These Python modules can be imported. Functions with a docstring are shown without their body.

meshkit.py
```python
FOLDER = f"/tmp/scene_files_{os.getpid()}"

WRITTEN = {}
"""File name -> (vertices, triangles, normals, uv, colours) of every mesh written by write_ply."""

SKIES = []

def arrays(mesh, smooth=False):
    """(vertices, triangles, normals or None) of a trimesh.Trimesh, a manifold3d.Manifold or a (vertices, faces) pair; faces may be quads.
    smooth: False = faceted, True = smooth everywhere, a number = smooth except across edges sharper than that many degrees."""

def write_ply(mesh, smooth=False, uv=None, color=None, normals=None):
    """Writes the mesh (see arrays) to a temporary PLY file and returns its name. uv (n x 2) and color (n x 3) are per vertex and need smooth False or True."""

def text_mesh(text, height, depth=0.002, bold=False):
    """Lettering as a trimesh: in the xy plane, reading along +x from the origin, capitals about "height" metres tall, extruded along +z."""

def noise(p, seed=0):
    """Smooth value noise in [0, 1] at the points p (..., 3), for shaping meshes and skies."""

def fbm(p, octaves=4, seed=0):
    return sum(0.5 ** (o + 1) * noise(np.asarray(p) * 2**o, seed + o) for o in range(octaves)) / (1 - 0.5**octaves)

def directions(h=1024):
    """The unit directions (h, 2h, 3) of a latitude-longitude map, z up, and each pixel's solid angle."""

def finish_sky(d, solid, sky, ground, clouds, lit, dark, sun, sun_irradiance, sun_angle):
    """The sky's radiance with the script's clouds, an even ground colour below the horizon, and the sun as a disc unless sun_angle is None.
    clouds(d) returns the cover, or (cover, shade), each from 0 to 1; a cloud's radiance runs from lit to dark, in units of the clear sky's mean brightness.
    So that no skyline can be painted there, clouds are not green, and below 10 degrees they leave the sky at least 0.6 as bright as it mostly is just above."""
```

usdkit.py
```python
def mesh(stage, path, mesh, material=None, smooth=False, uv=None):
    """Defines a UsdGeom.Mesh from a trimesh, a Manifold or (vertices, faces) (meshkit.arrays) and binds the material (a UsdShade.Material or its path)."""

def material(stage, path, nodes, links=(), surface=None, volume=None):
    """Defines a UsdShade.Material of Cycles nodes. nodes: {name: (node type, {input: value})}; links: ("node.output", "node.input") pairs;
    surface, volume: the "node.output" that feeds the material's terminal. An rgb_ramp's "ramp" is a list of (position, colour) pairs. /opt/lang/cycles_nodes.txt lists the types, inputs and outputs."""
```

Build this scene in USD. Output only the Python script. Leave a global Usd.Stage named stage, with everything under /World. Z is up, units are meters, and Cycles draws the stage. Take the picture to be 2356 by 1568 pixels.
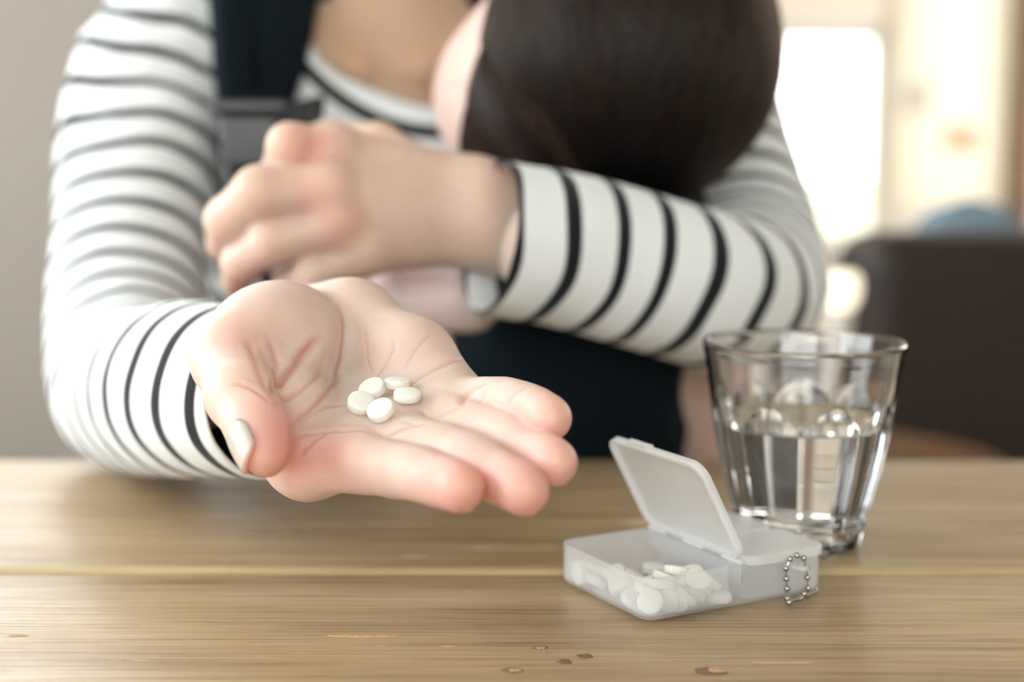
import math, random
import numpy as np, trimesh, usdkit, meshkit
import manifold3d as m3
from scipy.spatial import cKDTree
from pxr import Usd, UsdGeom, UsdLux, UsdShade, Sdf, Gf, Vt

# ------------------------------------------------------------------ camera, daylight with added fills, exposure
F_PX, PW, PH = 3272.0, 2356, 1568
TABLE_Z, CAM_H, HORIZON = 0.74, 0.167, 371
PITCH = math.atan((PH / 2 - HORIZON) / F_PX)
CAM = np.array([0.0, 0.0, TABLE_Z + CAM_H])
FWD = np.array([0, math.cos(PITCH), -math.sin(PITCH)])
UP = np.array([0, math.sin(PITCH), math.cos(PITCH)])
RGT = np.array([1.0, 0, 0])
stage = Usd.Stage.CreateInMemory()
UsdGeom.SetStageUpAxis(stage, 'Z'); UsdGeom.SetStageMetersPerUnit(stage, 1.0)
UsdGeom.Xform.Define(stage, '/World'); UsdGeom.Scope.Define(stage, '/World/Looks')
camera = UsdGeom.Camera.Define(stage, '/World/Camera')
camera.CreateHorizontalApertureAttr(36.0); camera.CreateVerticalApertureAttr(36.0 * PH / PW)
camera.CreateFocalLengthAttr(F_PX * 36.0 / PW); camera.CreateFStopAttr(4.0); camera.CreateFocusDistanceAttr(0.508)
camera.CreateClippingRangeAttr(Gf.Vec2f(0.02, 200)); camera.CreateExposureAttr(-0.3)
UsdGeom.Xformable(camera).AddTransformOp().Set(Gf.Matrix4d(*RGT, 0, *UP, 0, *(-FWD), 0, *CAM, 1))
dome = UsdLux.DomeLight.Define(stage, '/World/Sky'); dome.CreateIntensityAttr(2.2); dome.CreateColorAttr(Gf.Vec3f(1.0, .985, .95))
def window_light(name, centre, look, w, h, power, colour):
    l = UsdLux.RectLight.Define(stage, '/World/' + name)
    l.CreateWidthAttr(w); l.CreateHeightAttr(h); l.CreateIntensityAttr(power); l.CreateColorAttr(Gf.Vec3f(*colour))
    z = -np.asarray(look, float); x = np.cross([0, 0, 1], z); x /= np.linalg.norm(x); y = np.cross(z, x)
    UsdGeom.Xformable(l).AddTransformOp().Set(Gf.Matrix4d(*x, 0, *y, 0, *z, 0, *map(float, centre), 1))
window_light('daylight_left', (-1.86, .75, 1.6), (1, 0, 0), 2.9, 1.5, 2.6, (.80, .92, 1.0))
window_light('daylight_front', (-.2, -1.86, 1.65), (0, 1, 0), 2.2, 1.2, 1.2, (.88, .95, 1.0))  # fill from behind the camera, added together with its unseen window
window_light('daylight_back', (-.85, 2.50, 1.76), (0, -1, 0), 1.5, .86, 3.8, (.84, .94, 1.0))  # unseen source added for backlight and the sheen on the table
window_light('daylight_right', (2.92, 4.6, 1.6), (-1, 0, 0), 2.3, 1.5, 2.6, (1.0, .97, .91))  # out of view, added to brighten the rear walls
def P(px, py, d):                     # the point at distance d (along y) that the photograph shows at px, py
    r = FWD + (px - PW / 2) / F_PX * RGT + (PH / 2 - py) / F_PX * UP
    return CAM + r * (d / r[1])
def proj(v):
    q = np.asarray(v) - CAM
    t = q @ FWD
    return np.stack([PW / 2 + F_PX * (q @ RGT) / t, PH / 2 - F_PX * (q @ UP) / t, t], -1)
def ground(px, py, z=TABLE_Z):        # where the ray meets the height z
    r = FWD + (px - PW / 2) / F_PX * RGT + (PH / 2 - py) / F_PX * UP
    return CAM + r * ((z - CAM[2]) / r[2])

# ------------------------------------------------------------------ implicit surfaces
def sd_cone(p, a, b, ra, rb):
    a, b = np.asarray(a, np.float32), np.asarray(b, np.float32)
    ba = b - a
    t = np.clip(((p - a) @ ba) / max(float(ba @ ba), 1e-12), 0, 1)
    return np.linalg.norm(p - a - t[:, None] * ba, axis=1) - (ra + (rb - ra) * t)
def sd_ell(p, c, axes, r):            # axes rows = unit directions
    q = (p - np.asarray(c, np.float32)) @ np.asarray(axes, np.float32).T
    r = np.asarray(r, np.float32)
    k0 = np.linalg.norm(q / r, axis=1)
    k1 = np.linalg.norm(q / (r * r), axis=1)
    return k0 * (k0 - 1) / np.maximum(k1, 1e-9)
def smin(a, b, k):
    h = np.maximum(k - np.abs(a - b), 0) / k
    return np.minimum(a, b) - h * h * k * 0.25
def smax(a, b, k):
    return -smin(-a, -b, k)
def surface_net(fn, lo, hi, step, refine=2):
    lo, hi = np.asarray(lo, float), np.asarray(hi, float)
    n = np.ceil((hi - lo) / step).astype(int) + 1
    ax = [lo[k] + step * np.arange(n[k]) for k in range(3)]
    B = 6                              # skip the blocks that the surface does not reach
    val = np.full(n, 1.0, np.float32)
    nb = -(-n // B)
    cen = np.stack(np.meshgrid(*[lo[k] + step * (np.arange(nb[k]) * B + (B - 1) / 2) for k in range(3)], indexing='ij'), -1).reshape(-1, 3)
    c = fn(cen.astype(np.float32))
    near = np.abs(c) < step * B * 1.25
    val = np.repeat(np.repeat(np.repeat(np.sign(c).reshape(nb), B, 0), B, 1), B, 2)[:n[0], :n[1], :n[2]].astype(np.float32)
    ids = np.stack(np.unravel_index(np.nonzero(near)[0], nb), -1) * B
    off = np.stack(np.meshgrid(*[np.arange(B)] * 3, indexing='ij'), -1).reshape(-1, 3)
    for s in range(0, len(ids), 2000):
        g = (ids[s:s + 2000, None] + off[None]).reshape(-1, 3)
        g = g[(g < n).all(1)]
        val[g[:, 0], g[:, 1], g[:, 2]] = fn((lo + g * step).astype(np.float32))
    ins = val < 0
    cs = sum(ins[i:n[0] - 1 + i, j:n[1] - 1 + j, k:n[2] - 1 + k].astype(np.int8) for i in (0, 1) for j in (0, 1) for k in (0, 1))
    cells = np.argwhere((cs > 0) & (cs < 8))
    idx = np.full(n - 1, -1, np.int64)
    idx[cells[:, 0], cells[:, 1], cells[:, 2]] = np.arange(len(cells))
    acc, cnt = np.zeros((len(cells), 3)), np.zeros(len(cells))
    cor = [np.array(x) for x in np.ndindex(2, 2, 2)]
    for a in cor:
        for k in range(3):
            if a[k]: continue
            b = a.copy(); b[k] = 1
            va = val[tuple((cells + a).T)]; vb = val[tuple((cells + b).T)]
            m = (va < 0) != (vb < 0)
            t = np.where(m, va / np.where(m, va - vb, 1), 0)
            acc += np.where(m[:, None], a + t[:, None] * (b - a), 0); cnt += m
    v = lo + (cells + acc / cnt[:, None]) * step
    faces = []
    for k in range(3):
        i, j = (k + 1) % 3, (k + 2) % 3
        sl = [slice(1, n[q] - 1) for q in range(3)]; sl[k] = slice(0, n[k] - 1)
        s2 = list(sl); s2[k] = slice(1, n[k])
        A, Bv = ins[tuple(sl)], ins[tuple(s2)]
        e = np.argwhere(A != Bv) + np.array([0 if q == k else 1 for q in range(3)])
        flip = ins[tuple(e.T)]
        di, dj = np.eye(3, dtype=int)[i], np.eye(3, dtype=int)[j]
        q = np.stack([idx[tuple((e - di - dj).T)], idx[tuple((e - dj).T)], idx[tuple(e.T)], idx[tuple((e - di).T)]], 1)
        q = np.where(flip[:, None], q, q[:, ::-1])
        faces.append(q)
    q = np.vstack(faces)
    f = np.vstack([q[:, [0, 1, 2]], q[:, [0, 2, 3]]])
    return onto(fn, v, step, refine), f
def onto(fn, v, step, times=2):        # pulls the vertices onto the zero of fn
    for _ in range(times):
        p = v.astype(np.float32); h = step * 0.3
        f0 = fn(p)
        g = np.stack([fn(p + np.eye(3, dtype=np.float32)[k] * h) - f0 for k in range(3)], 1) / h
        v = v - np.clip(f0, -step, step)[:, None] * g / np.maximum((g * g).sum(1), 0.2)[:, None]
    return v
def relax(v, f, times=2):              # tangential smoothing of the triangles
    for _ in range(times):
        s, c = np.zeros_like(v), np.zeros(len(v))
        for a, b in ((0, 1), (1, 2), (2, 0)):
            np.add.at(s, f[:, a], v[f[:, b]]); np.add.at(c, f[:, a], 1)
        n = normals_of(v, f); d = (s / np.maximum(c, 1)[:, None] - v) * .5
        v = v + d - n * (d * n).sum(1)[:, None] * .6
    return v
def normals_of(v, f):
    n = np.zeros_like(v); c = np.cross(v[f[:, 1]] - v[f[:, 0]], v[f[:, 2]] - v[f[:, 0]])
    for k in range(3): np.add.at(n, f[:, k], c)
    return n / np.maximum(np.linalg.norm(n, axis=1, keepdims=True), 1e-12)
def halve(v, f):
    return trimesh.remesh.subdivide(v, f)
def unit(x): return np.asarray(x, float) / np.linalg.norm(x)

# ------------------------------------------------------------------ prims
used = {}
def path_for(name, parent):
    base = parent or '/World'
    k = used.get((base, name), -1) + 1; used[(base, name)] = k
    return f'{base}/{name}' + (f'_{k:03d}' if k else '')
def tag(prim, label=None, cat=None, group=None, kind=None):
    for k, v in (('label', label), ('category', cat), ('group', group), ('kind', kind)):
        if v: prim.SetCustomDataByKey(k, v)
    return prim
where = {}
def thing(name, label, cat, base=(0, 0, 0), group=None):
    p = path_for(name, None); x = UsdGeom.Xform.Define(stage, p); x.AddTranslateOp().Set(Gf.Vec3d(*map(float, base)))
    where[p] = np.asarray(base, float); tag(x.GetPrim(), label, cat, group)
    return p
def arr(mesh):
    if hasattr(mesh, 'to_mesh'):
        m = mesh.to_mesh(); return np.array(m.vert_properties[:, :3], float), np.array(m.tri_verts)
    if isinstance(mesh, (tuple, list)): return np.asarray(mesh[0], float), np.asarray(mesh[1], int)
    return np.array(mesh.vertices), np.array(mesh.faces)
def obj(name, mesh, mat, parent=None, smooth=30, label=None, cat=None, kind=None, group=None, **prim):
    p = path_for(name, parent); v, f = arr(mesh)
    o = where.get(parent, np.zeros(3)) if parent else np.zeros(3)
    where[p] = o
    m = usdkit.mesh(stage, p, (v - o, f), mat, smooth)
    for k, val in prim.items():
        UsdGeom.PrimvarsAPI(m).CreatePrimvar(k, Sdf.ValueTypeNames.FloatArray, 'vertex').Set(Vt.FloatArray.FromNumpy(np.asarray(val, np.float32)))
    tag(m.GetPrim(), label, cat, group, kind)
    return p
def struct(name, mesh, mat, parent=None, smooth=30, label=None):
    return obj(name, mesh, mat, parent, smooth, label, None, None if parent else 'structure')
def copy_of(src, name, label, base, group=None, cat=None, rot=None):
    p = path_for(name, None); x = UsdGeom.Xform.Define(stage, p)
    if rot is None: x.AddTranslateOp().Set(Gf.Vec3d(*map(float, base)))
    else:
        R = np.asarray(rot); x.AddTransformOp().Set(Gf.Matrix4d(*R[:, 0], 0, *R[:, 1], 0, *R[:, 2], 0, *map(float, base), 1))
    x.GetPrim().GetReferences().AddInternalReference(src); x.GetPrim().SetInstanceable(True)
    tag(x.GetPrim(), label, cat, group)
    return p
def box(c, s, r=0.0):
    c, s = np.asarray(c, float), np.asarray(s, float)
    if not r: return trimesh.creation.box(s, trimesh.transformations.translation_matrix(c))
    h = s / 2 - r
    k = m3.Manifold.sphere(r, 16)
    return m3.Manifold.batch_hull([k.translate(tuple(c + h * np.array(q))) for q in np.ndindex(2, 2, 2) for q in [np.array(q) * 2 - 1]])
def cube(lo, hi):
    lo, hi = np.asarray(lo, float), np.asarray(hi, float)
    return m3.Manifold.cube(tuple(hi - lo)).translate(tuple(lo))
def lathe(prof, n=48, c=(0, 0, 0)):
    prof = np.asarray(prof, float); k = len(prof); t = np.arange(n) * 2 * np.pi / n
    v = np.stack([prof[:, 0][:, None] * np.cos(t), prof[:, 0][:, None] * np.sin(t), np.repeat(prof[:, 1][:, None], n, 1)], -1).reshape(-1, 3) + np.asarray(c)
    i, j = np.meshgrid(np.arange(k - 1), np.arange(n), indexing='ij'); jn = (j + 1) % n
    q = np.stack([i * n + j, i * n + jn, (i + 1) * n + jn, (i + 1) * n + j], -1).reshape(-1, 4)
    f = np.vstack([q[:, [0, 1, 2]], q[:, [0, 2, 3]]])
    a = v[f]; ok = np.linalg.norm(np.cross(a[:, 1] - a[:, 0], a[:, 2] - a[:, 0]), axis=1) > 1e-14
    return v, f[ok]
def tube(pts, r, n=10):
    pts = np.asarray(pts, float); r = np.broadcast_to(r, len(pts))
    return m3.Manifold.batch_boolean([m3.Manifold.batch_hull([m3.Manifold.sphere(float(r[i]), n).translate(tuple(pts[i])), m3.Manifold.sphere(float(r[i + 1]), n).translate(tuple(pts[i + 1]))]) for i in range(len(pts) - 1)], m3.OpType.Add)
def join(parts):
    vs, fs, n = [], [], 0
    for p in parts:
        v, f = arr(p); vs.append(v); fs.append(f + n); n += len(v)
    return np.vstack(vs), np.vstack(fs)

# ------------------------------------------------------------------ materials
def look(name, nodes, links=(), surface='p.BSDF'):
    return usdkit.material(stage, '/World/Looks/' + name, nodes, links, surface)
def plain(name, col, rough=.5, spec=.5, bump=0, scale=200, **kw):
    nodes = {'p': ('principled_bsdf', {'base_color': col, 'roughness': rough, 'specular_ior_level': spec, **kw})}; links = []
    if bump:
        nodes.update(g=('geometry', {}), n=('noise_texture', {'scale': scale, 'detail': 3}), b=('bump', {'strength': 1.0, 'distance': bump}))
        links = [('g.position', 'n.vector'), ('n.fac', 'b.height'), ('b.normal', 'p.normal')]
    return look(name, nodes, links)
M = {}
M['skin'] = look('skin', {
    'g': ('geometry', {}), 'red': ('attribute', {'attribute': 'red'}), 'cr': ('attribute', {'attribute': 'crease'}),
    'n': ('noise_texture', {'scale': 90, 'detail': 4}), 'n2': ('noise_texture', {'scale': 1400, 'detail': 3}), 'v': ('voronoi_texture', {'scale': 1100}),
    'mot': ('rgb_ramp', {'ramp': [(.3, (.575, .45, .39)), (.7, (.64, .505, .44))]}),
    'tan': ('attribute', {'attribute': 'tan'}), 'm0': ('mix', {'color2': (.47, .325, .215)}), 'm1': ('mix', {'color2': (.60, .235, .195)}), 'm2': ('mix', {'color2': (.55, .24, .16)}), 'k': ('math', {'math_type': 'multiply', 'value2': .55}),  # second colour puts the shade and warm light of the neck into the skin
    'h': ('math', {'math_type': 'add'}), 'b': ('bump', {'strength': .35, 'distance': .00014}),
    'p': ('principled_bsdf', {'roughness': .48, 'specular_ior_level': .42, 'subsurface_weight': .6, 'subsurface_scale': .0026, 'subsurface_radius': (1.0, .38, .22), 'subsurface_method': 'random_walk'})},
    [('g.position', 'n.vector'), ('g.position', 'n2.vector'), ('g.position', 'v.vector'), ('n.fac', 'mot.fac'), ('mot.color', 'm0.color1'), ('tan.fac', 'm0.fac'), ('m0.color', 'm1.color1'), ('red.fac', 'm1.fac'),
     ('m1.color', 'm2.color1'), ('cr.fac', 'k.value1'), ('k.value', 'm2.fac'), ('m2.color', 'p.base_color'), ('n2.fac', 'h.value1'), ('v.distance', 'h.value2'), ('h.value', 'b.height'), ('b.normal', 'p.normal')])
M['nail'] = plain('nail', (.54, .395, .345), .34, .5, subsurface_weight=.5, subsurface_scale=.003)
M['nail_tip'] = plain('nail_tip', (.72, .60, .49), .3, .5)
def cloth_stripes(name, white, dark, width):
    return look(name, {
        'u': ('attribute', {'attribute': 'stripe'}), 'fr': ('math', {'math_type': 'fraction'}),
        'rp': ('rgb_ramp', {'ramp': [(0, dark), (width, dark), (width + .035, white), (.965, white), (1, dark)]}),
        'g': ('geometry', {}), 'n': ('noise_texture', {'scale': 900, 'detail': 2}), 'b': ('bump', {'strength': .6, 'distance': .0006}),
        'p': ('principled_bsdf', {'roughness': .85, 'specular_ior_level': .15, 'sheen_weight': .15})},
        [('u.fac', 'fr.value1'), ('fr.value', 'rp.fac'), ('rp.color', 'p.base_color'), ('g.position', 'n.vector'), ('n.fac', 'b.height'), ('b.normal', 'p.normal')])
M['stripes'] = cloth_stripes('striped_cotton', (.76, .81, .83), (.006, .009, .013), .25)
M['tab'] = plain('adjuster_tab', (.30, .40, .43), .5)
M['navy'] = plain('navy_canvas', (.003, .008, .012), .8, .12, .0004, 1200, sheen_weight=.04, sheen_tint=(.3, .6, .75))
M['black_web'] = plain('black_webbing', (.018, .019, .021), .6, .3, .0004, 1500)
M['buckle'] = plain('buckle_plastic', (.03, .033, .036), .3, .5)
M['pink'] = plain('pink_cotton', (.80, .68, .66), .85, .2, .0004, 900)
M['trousers'] = plain('dark_trousers', (.02, .022, .03), .85, .2)
M['hair_shell'] = plain('hair_under', (.018, .010, .007), .8, .1)
M['hair'] = look('hair_strands', {'p': ('principled_hair_bsdf', {'parametrization': 'Direct coloring', 'color': (.008, .0045, .003), 'R': .65, 'roughness': .20, 'radial_roughness': .35, 'random_roughness': .3})})
M['eye'] = plain('eye', (.8, .78, .75), .1)
M['lip'] = plain('lip', (.6, .25, .22), .4)
def wood(name, a, b, c, rough, grain=(1.3, 34, 34), spec=.4, fleck=(.66, .49, .29)):
    return look(name, {
        'g': ('geometry', {}), 'oi': ('object_info', {}), 'of': ('combine_xyz', {}), 'om': ('math', {'math_type': 'multiply', 'value2': 37.0}), 'va': ('vector_math', {'math_type': 'add'}),
        'm1': ('mapping', {'scale': grain}), 'm2': ('mapping', {'scale': (16, 520, 520)}), 'm3': ('mapping', {'scale': (4, 26, 26)}), 'm4': ('mapping', {'scale': (26, 95, 95)}),
        'n1': ('noise_texture', {'scale': 1.0, 'detail': 5, 'roughness': .6, 'distortion': .35}), 'n2': ('noise_texture', {'scale': 1.0, 'detail': 3}),
        'n3': ('noise_texture', {'scale': 1.0, 'detail': 2}), 'n4': ('noise_texture', {'scale': 1.0, 'detail': 1}),
        'r1': ('rgb_ramp', {'ramp': [(.22, c), (.48, b), (.76, a)]}), 'r2': ('rgb_ramp', {'ramp': [(.33, (.72, .65, .58)), (.5, (1, 1, 1)), (.72, (1.09, 1.08, 1.05))]}),
        'x1': ('mix', {'mix_type': 'multiply', 'fac': .85}), 'r4': ('rgb_ramp', {'ramp': [(.735, (0, 0, 0)), (.76, (1, 1, 1))]}), 'x4': ('mix', {'color2': fleck}),
        'r5': ('rgb_ramp', {'ramp': [(.30, (1, 1, 1)), (.34, (0, 0, 0))]}), 'x5': ('mix', {'color2': (.16, .10, .055)}), 'f5': ('math', {'math_type': 'multiply', 'value2': .0}),
        'rr': ('rgb_ramp', {'ramp': [(.3, (rough + .14,) * 3), (.7, (rough - .06,) * 3)]}),
        'ha': ('math', {'math_type': 'multiply_add', 'value2': .5}), 'hb': ('math', {'math_type': 'multiply_add', 'value2': -.8}), 'b': ('bump', {'strength': .75, 'distance': .0009}),
        'sn': ('separate_xyz', {}), 'we': ('rgb_ramp', {'ramp': [(.55, (0, 0, 0)), (.80, (1, 1, 1)), (.985, (1, 1, 1)), (.997, (0, 0, 0))]}), 'wm': ('mix', {'color2': (.62, .48, .27)}), 'wf': ('math', {'math_type': 'multiply'}),
        'p': ('principled_bsdf', {'specular_ior_level': spec})},
        [('oi.random', 'om.value1'), ('om.value', 'of.x'), ('om.value', 'of.z'), ('g.position', 'va.vector1'), ('of.vector', 'va.vector2'),
         *[(f'va.vector', f'm{k}.vector') for k in (1, 2, 3, 4)], *[(f'm{k}.vector', f'n{k}.vector') for k in (1, 2, 3, 4)],
         ('n1.fac', 'r1.fac'), ('n2.fac', 'r2.fac'), ('r1.color', 'x1.color1'), ('r2.color', 'x1.color2'), ('n4.fac', 'r4.fac'), ('r4.color', 'x4.fac'), ('x1.color', 'x4.color1'),
         ('x4.color', 'wm.color1'), ('g.true_normal', 'sn.vector'), ('sn.z', 'we.fac'), ('we.color', 'wf.value1'), ('n3.fac', 'wf.value2'), ('wf.value', 'wm.fac'), ('wm.color', 'p.base_color'), ('n3.fac', 'rr.fac'), ('rr.color', 'p.roughness'),
         ('n2.fac', 'ha.value1'), ('n1.fac', 'ha.value3'), ('r4.color', 'hb.value1'), ('ha.value', 'hb.value3'), ('hb.value', 'b.height'), ('b.normal', 'p.normal')])
M['wood'] = wood('table_wood', (.50, .385, .235), (.385, .285, .165), (.24, .165, .09), .33, (4.5, 85, 85))
M['wood_dark'] = wood('dark_wood', (.22, .12, .06), (.16, .085, .04), (.10, .05, .025), .45)
M['pill'] = plain('tablet', (.80, .82, .73), .55, .3, .00012, 2500, subsurface_weight=.4, subsurface_scale=.0015, subsurface_radius=(1, .95, .7))
def frosted(name, clear, col):
    return look(name, {
        't': ('transparent_bsdf', {'color': (.985, .99, 1.0)}), 'd': ('diffuse_bsdf', {'color': col}), 'tr': ('translucent_bsdf', {'color': col}), 'dt': ('mix_closure', {'fac': .42}),
        'gl': ('glossy_bsdf', {'color': (1, 1, 1), 'roughness': .22}), 'lw': ('layer_weight', {'blend': .5}), 'pw': ('math', {'math_type': 'power', 'value2': 4.0}), 'fr': ('math', {'math_type': 'multiply_add', 'value2': .5, 'value3': .025}), 'a': ('mix_closure', {'fac': 1 - clear}), 's': ('mix_closure', {})},
        [('d.BSDF', 'dt.closure1'), ('tr.BSDF', 'dt.closure2'), ('t.BSDF', 'a.closure1'), ('dt.closure', 'a.closure2'), ('a.closure', 's.closure1'), ('gl.BSDF', 's.closure2'), ('lw.facing', 'pw.value1'), ('pw.value', 'fr.value1'), ('fr.value', 's.fac')], 's.closure')
M['frost'] = frosted('frosted_plastic', .69, (.96, .985, 1.0))
M['frost_lid'] = frosted('frosted_plastic_lid', .40, (.96, .985, 1.0))
M['steel'] = look('steel', {'p': ('principled_bsdf', {'base_color': (.45, .44, .42), 'metallic': 1.0, 'roughness': .14})})
M['glass'] = look('clear_glass', {'p': ('principled_bsdf', {'base_color': (.97, .985, .99), 'roughness': 0.0, 'ior': 1.5, 'transmission_weight': 1.0})})
M['water'] = look('water', {'p': ('principled_bsdf', {'base_color': (1, 1, 1), 'roughness': 0.0, 'ior': 1.333, 'transmission_weight': 1.0})})
M['pane'] = look('window_pane', {'t': ('transparent_bsdf', {}), 'g': ('glossy_bsdf', {'roughness': .02}), 'l': ('layer_weight', {'blend': .5}), 'f': ('math', {'math_type': 'power', 'value2': 5.0}), 's': ('mix_closure', {})},
                 [('l.facing', 'f.value1'), ('f.value', 's.fac'), ('t.BSDF', 's.closure1'), ('g.BSDF', 's.closure2')], 's.closure')
M['blind'] = look('blind_cloth', {'d': ('diffuse_bsdf', {'color': (.85, .82, .74)}), 't': ('translucent_bsdf', {'color': (.85, .82, .74)}), 'm': ('mix_closure', {'fac': .55})}, [('d.BSDF', 'm.closure1'), ('t.BSDF', 'm.closure2')], 'm.closure')
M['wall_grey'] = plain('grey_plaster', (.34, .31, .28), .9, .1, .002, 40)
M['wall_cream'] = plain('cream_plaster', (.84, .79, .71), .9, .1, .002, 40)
M['white'] = plain('white_paint', (.8, .79, .75), .6)
M['ceiling'] = plain('ceiling_paint', (.70, .66, .60), .9)
M['floor'] = wood('floor_wood', (.30, .24, .18), (.24, .185, .135), (.17, .125, .09), .4)
M['leather'] = plain('brown_leather', (.020, .013, .010), .5, .3, .0015, 150)
M['paper'] = plain('paper', (.86, .84, .78), .9)
M['paper_tan'] = plain('tan_print', (.62, .42, .28), .9)
M['paper_grey'] = plain('grey_print', (.62, .58, .51), .9)
M['cushion'] = plain('blue_cushion', (.16, .23, .29), .9)
M['lamp_glow'] = look('lamp_glow', {'p': ('principled_bsdf', {'base_color': (.9, .85, .75), 'emission_color': (1.0, .86, .62), 'emission_strength': 1.5})})
M['porcelain'] = plain('white_porcelain', (.75, .72, .68), .35)
M['grass'] = plain('outside_paving', (.5, .5, .45), .9)
M['hedge'] = plain('hedge_leaf', (.46, .50, .36), .8)
M['chip'] = plain('chipped_wood', (.50, .34, .185), .7, .3, .0006, 500)
M['knot'] = plain('knot_wood', (.20, .135, .08), .7, .3, .0006, 500)
M['stool'] = plain('stool_wood', (.16, .10, .06), .5)

# ------------------------------------------------------------------ the room
T = TABLE_Z
XL, XR, YF, YB, CEIL = -1.95, 3.0, -1.95, 6.2, 2.65
yard = cube((XL - 1, 2.67, -1), (.10, YB + 1, 4))      # outdoors, behind the near back wall
struct('floor', cube((XL - .2, YF - .2, -.1), (XR + .2, YB + .2, 0)) - yard, M['floor'])
struct('ceiling', cube((XL - .2, YF - .2, CEIL), (XR + .2, YB + .2, CEIL + .1)) - yard, M['ceiling'])
struct('wall_left', cube((XL - .2, YF - .2, 0), (XL, 2.67, CEIL)) - cube((XL - .3, -.75, .82), (XL + .1, 2.25, 2.38)), M['wall_cream'])
struct('wall_front', cube((XL, YF - .2, 0), (XR, YF, CEIL)) - cube((-1.35, YF - .3, 1.0), (.95, YF + .1, 2.3)), M['wall_cream'])
struct('wall_right', cube((XR, YF - .2, 0), (XR + .2, YB + .2, CEIL)) - cube((XR - .1, 3.4, .84), (XR + .3, 5.8, 2.36)), M['wall_cream'])
WX0, WX1, WZ0, WZ1 = .45, P(2040, 300, YB)[0], P(1800, 562, YB)[2], P(1800, 62, YB)[2]
BX0, BX1, BZ0 = P(2066, 200, YB)[0], P(2312, 200, YB)[0], P(2200, 500, YB)[2]
struct('wall_back', cube((.22, YB, 0), (XR, YB + .2, CEIL)) - cube((WX0, YB - .1, WZ0), (WX1, YB + .3, WZ1)) - cube((BX0, YB - .1, BZ0), (BX1, YB + .3, 2.28)), M['wall_cream'])

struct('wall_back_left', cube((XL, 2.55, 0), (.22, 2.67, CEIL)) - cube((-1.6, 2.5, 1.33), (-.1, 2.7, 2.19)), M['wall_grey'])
struct('wall_inner', cube((.10, 2.67, 0), (.22, YB, CEIL)), M['wall_cream'])
def window(lo, hi, axis, bars):
    lo, hi = np.asarray(lo, float), np.asarray(hi, float); a = 1 - axis
    w = struct('window', cube(lo, hi) - cube(np.where(np.arange(3) == axis, lo - 1, lo + .05), np.where(np.arange(3) == axis, hi + 1, hi - .05)), M['white'])
    mid = (lo[axis] + hi[axis]) / 2
    for k in range(bars):
        c = lo[a] + (hi[a] - lo[a]) * (k + 1) / (bars + 1)
        l, h = lo + .05, hi - .05; l[a], h[a] = c - .018, c + .018; l[axis], h[axis] = mid - .02, mid + .02
        obj('mullion', cube(l, h), M['white'], w)
    l, h = lo + .05, hi - .05; l[axis], h[axis] = mid - .003, mid + .003
    obj('pane', cube(l, h), M['pane'], w)
    return w
used[('/World', 'window')] = 0
window((XL - .14, -.75, .82), (XL - .06, 2.25, 2.38), 0, 2)
window((-1.35, YF - .14, 1.0), (.95, YF - .06, 2.3), 1, 1)  # unseen window added behind the camera for fill
window((XR + .06, 3.4, .84), (XR + .14, 5.8, 2.36), 0, 1)  # unseen window added to light the far end of the room
window((-1.6, 2.58, 1.33), (-.1, 2.64, 2.19), 1, 1)  # high unseen window added for backlight and table sheen
window((WX0, YB + .05, WZ0), (WX1, YB + .13, WZ1), 1, 0)
window((BX0, YB + .05, BZ0), (BX1, YB + .13, 2.28), 1, 0)
struct('trim', cube((WX0 - .06, YB - .06, WZ0 - .05), (WX1 + .06, YB + .02, WZ0)), M['white'])
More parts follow.
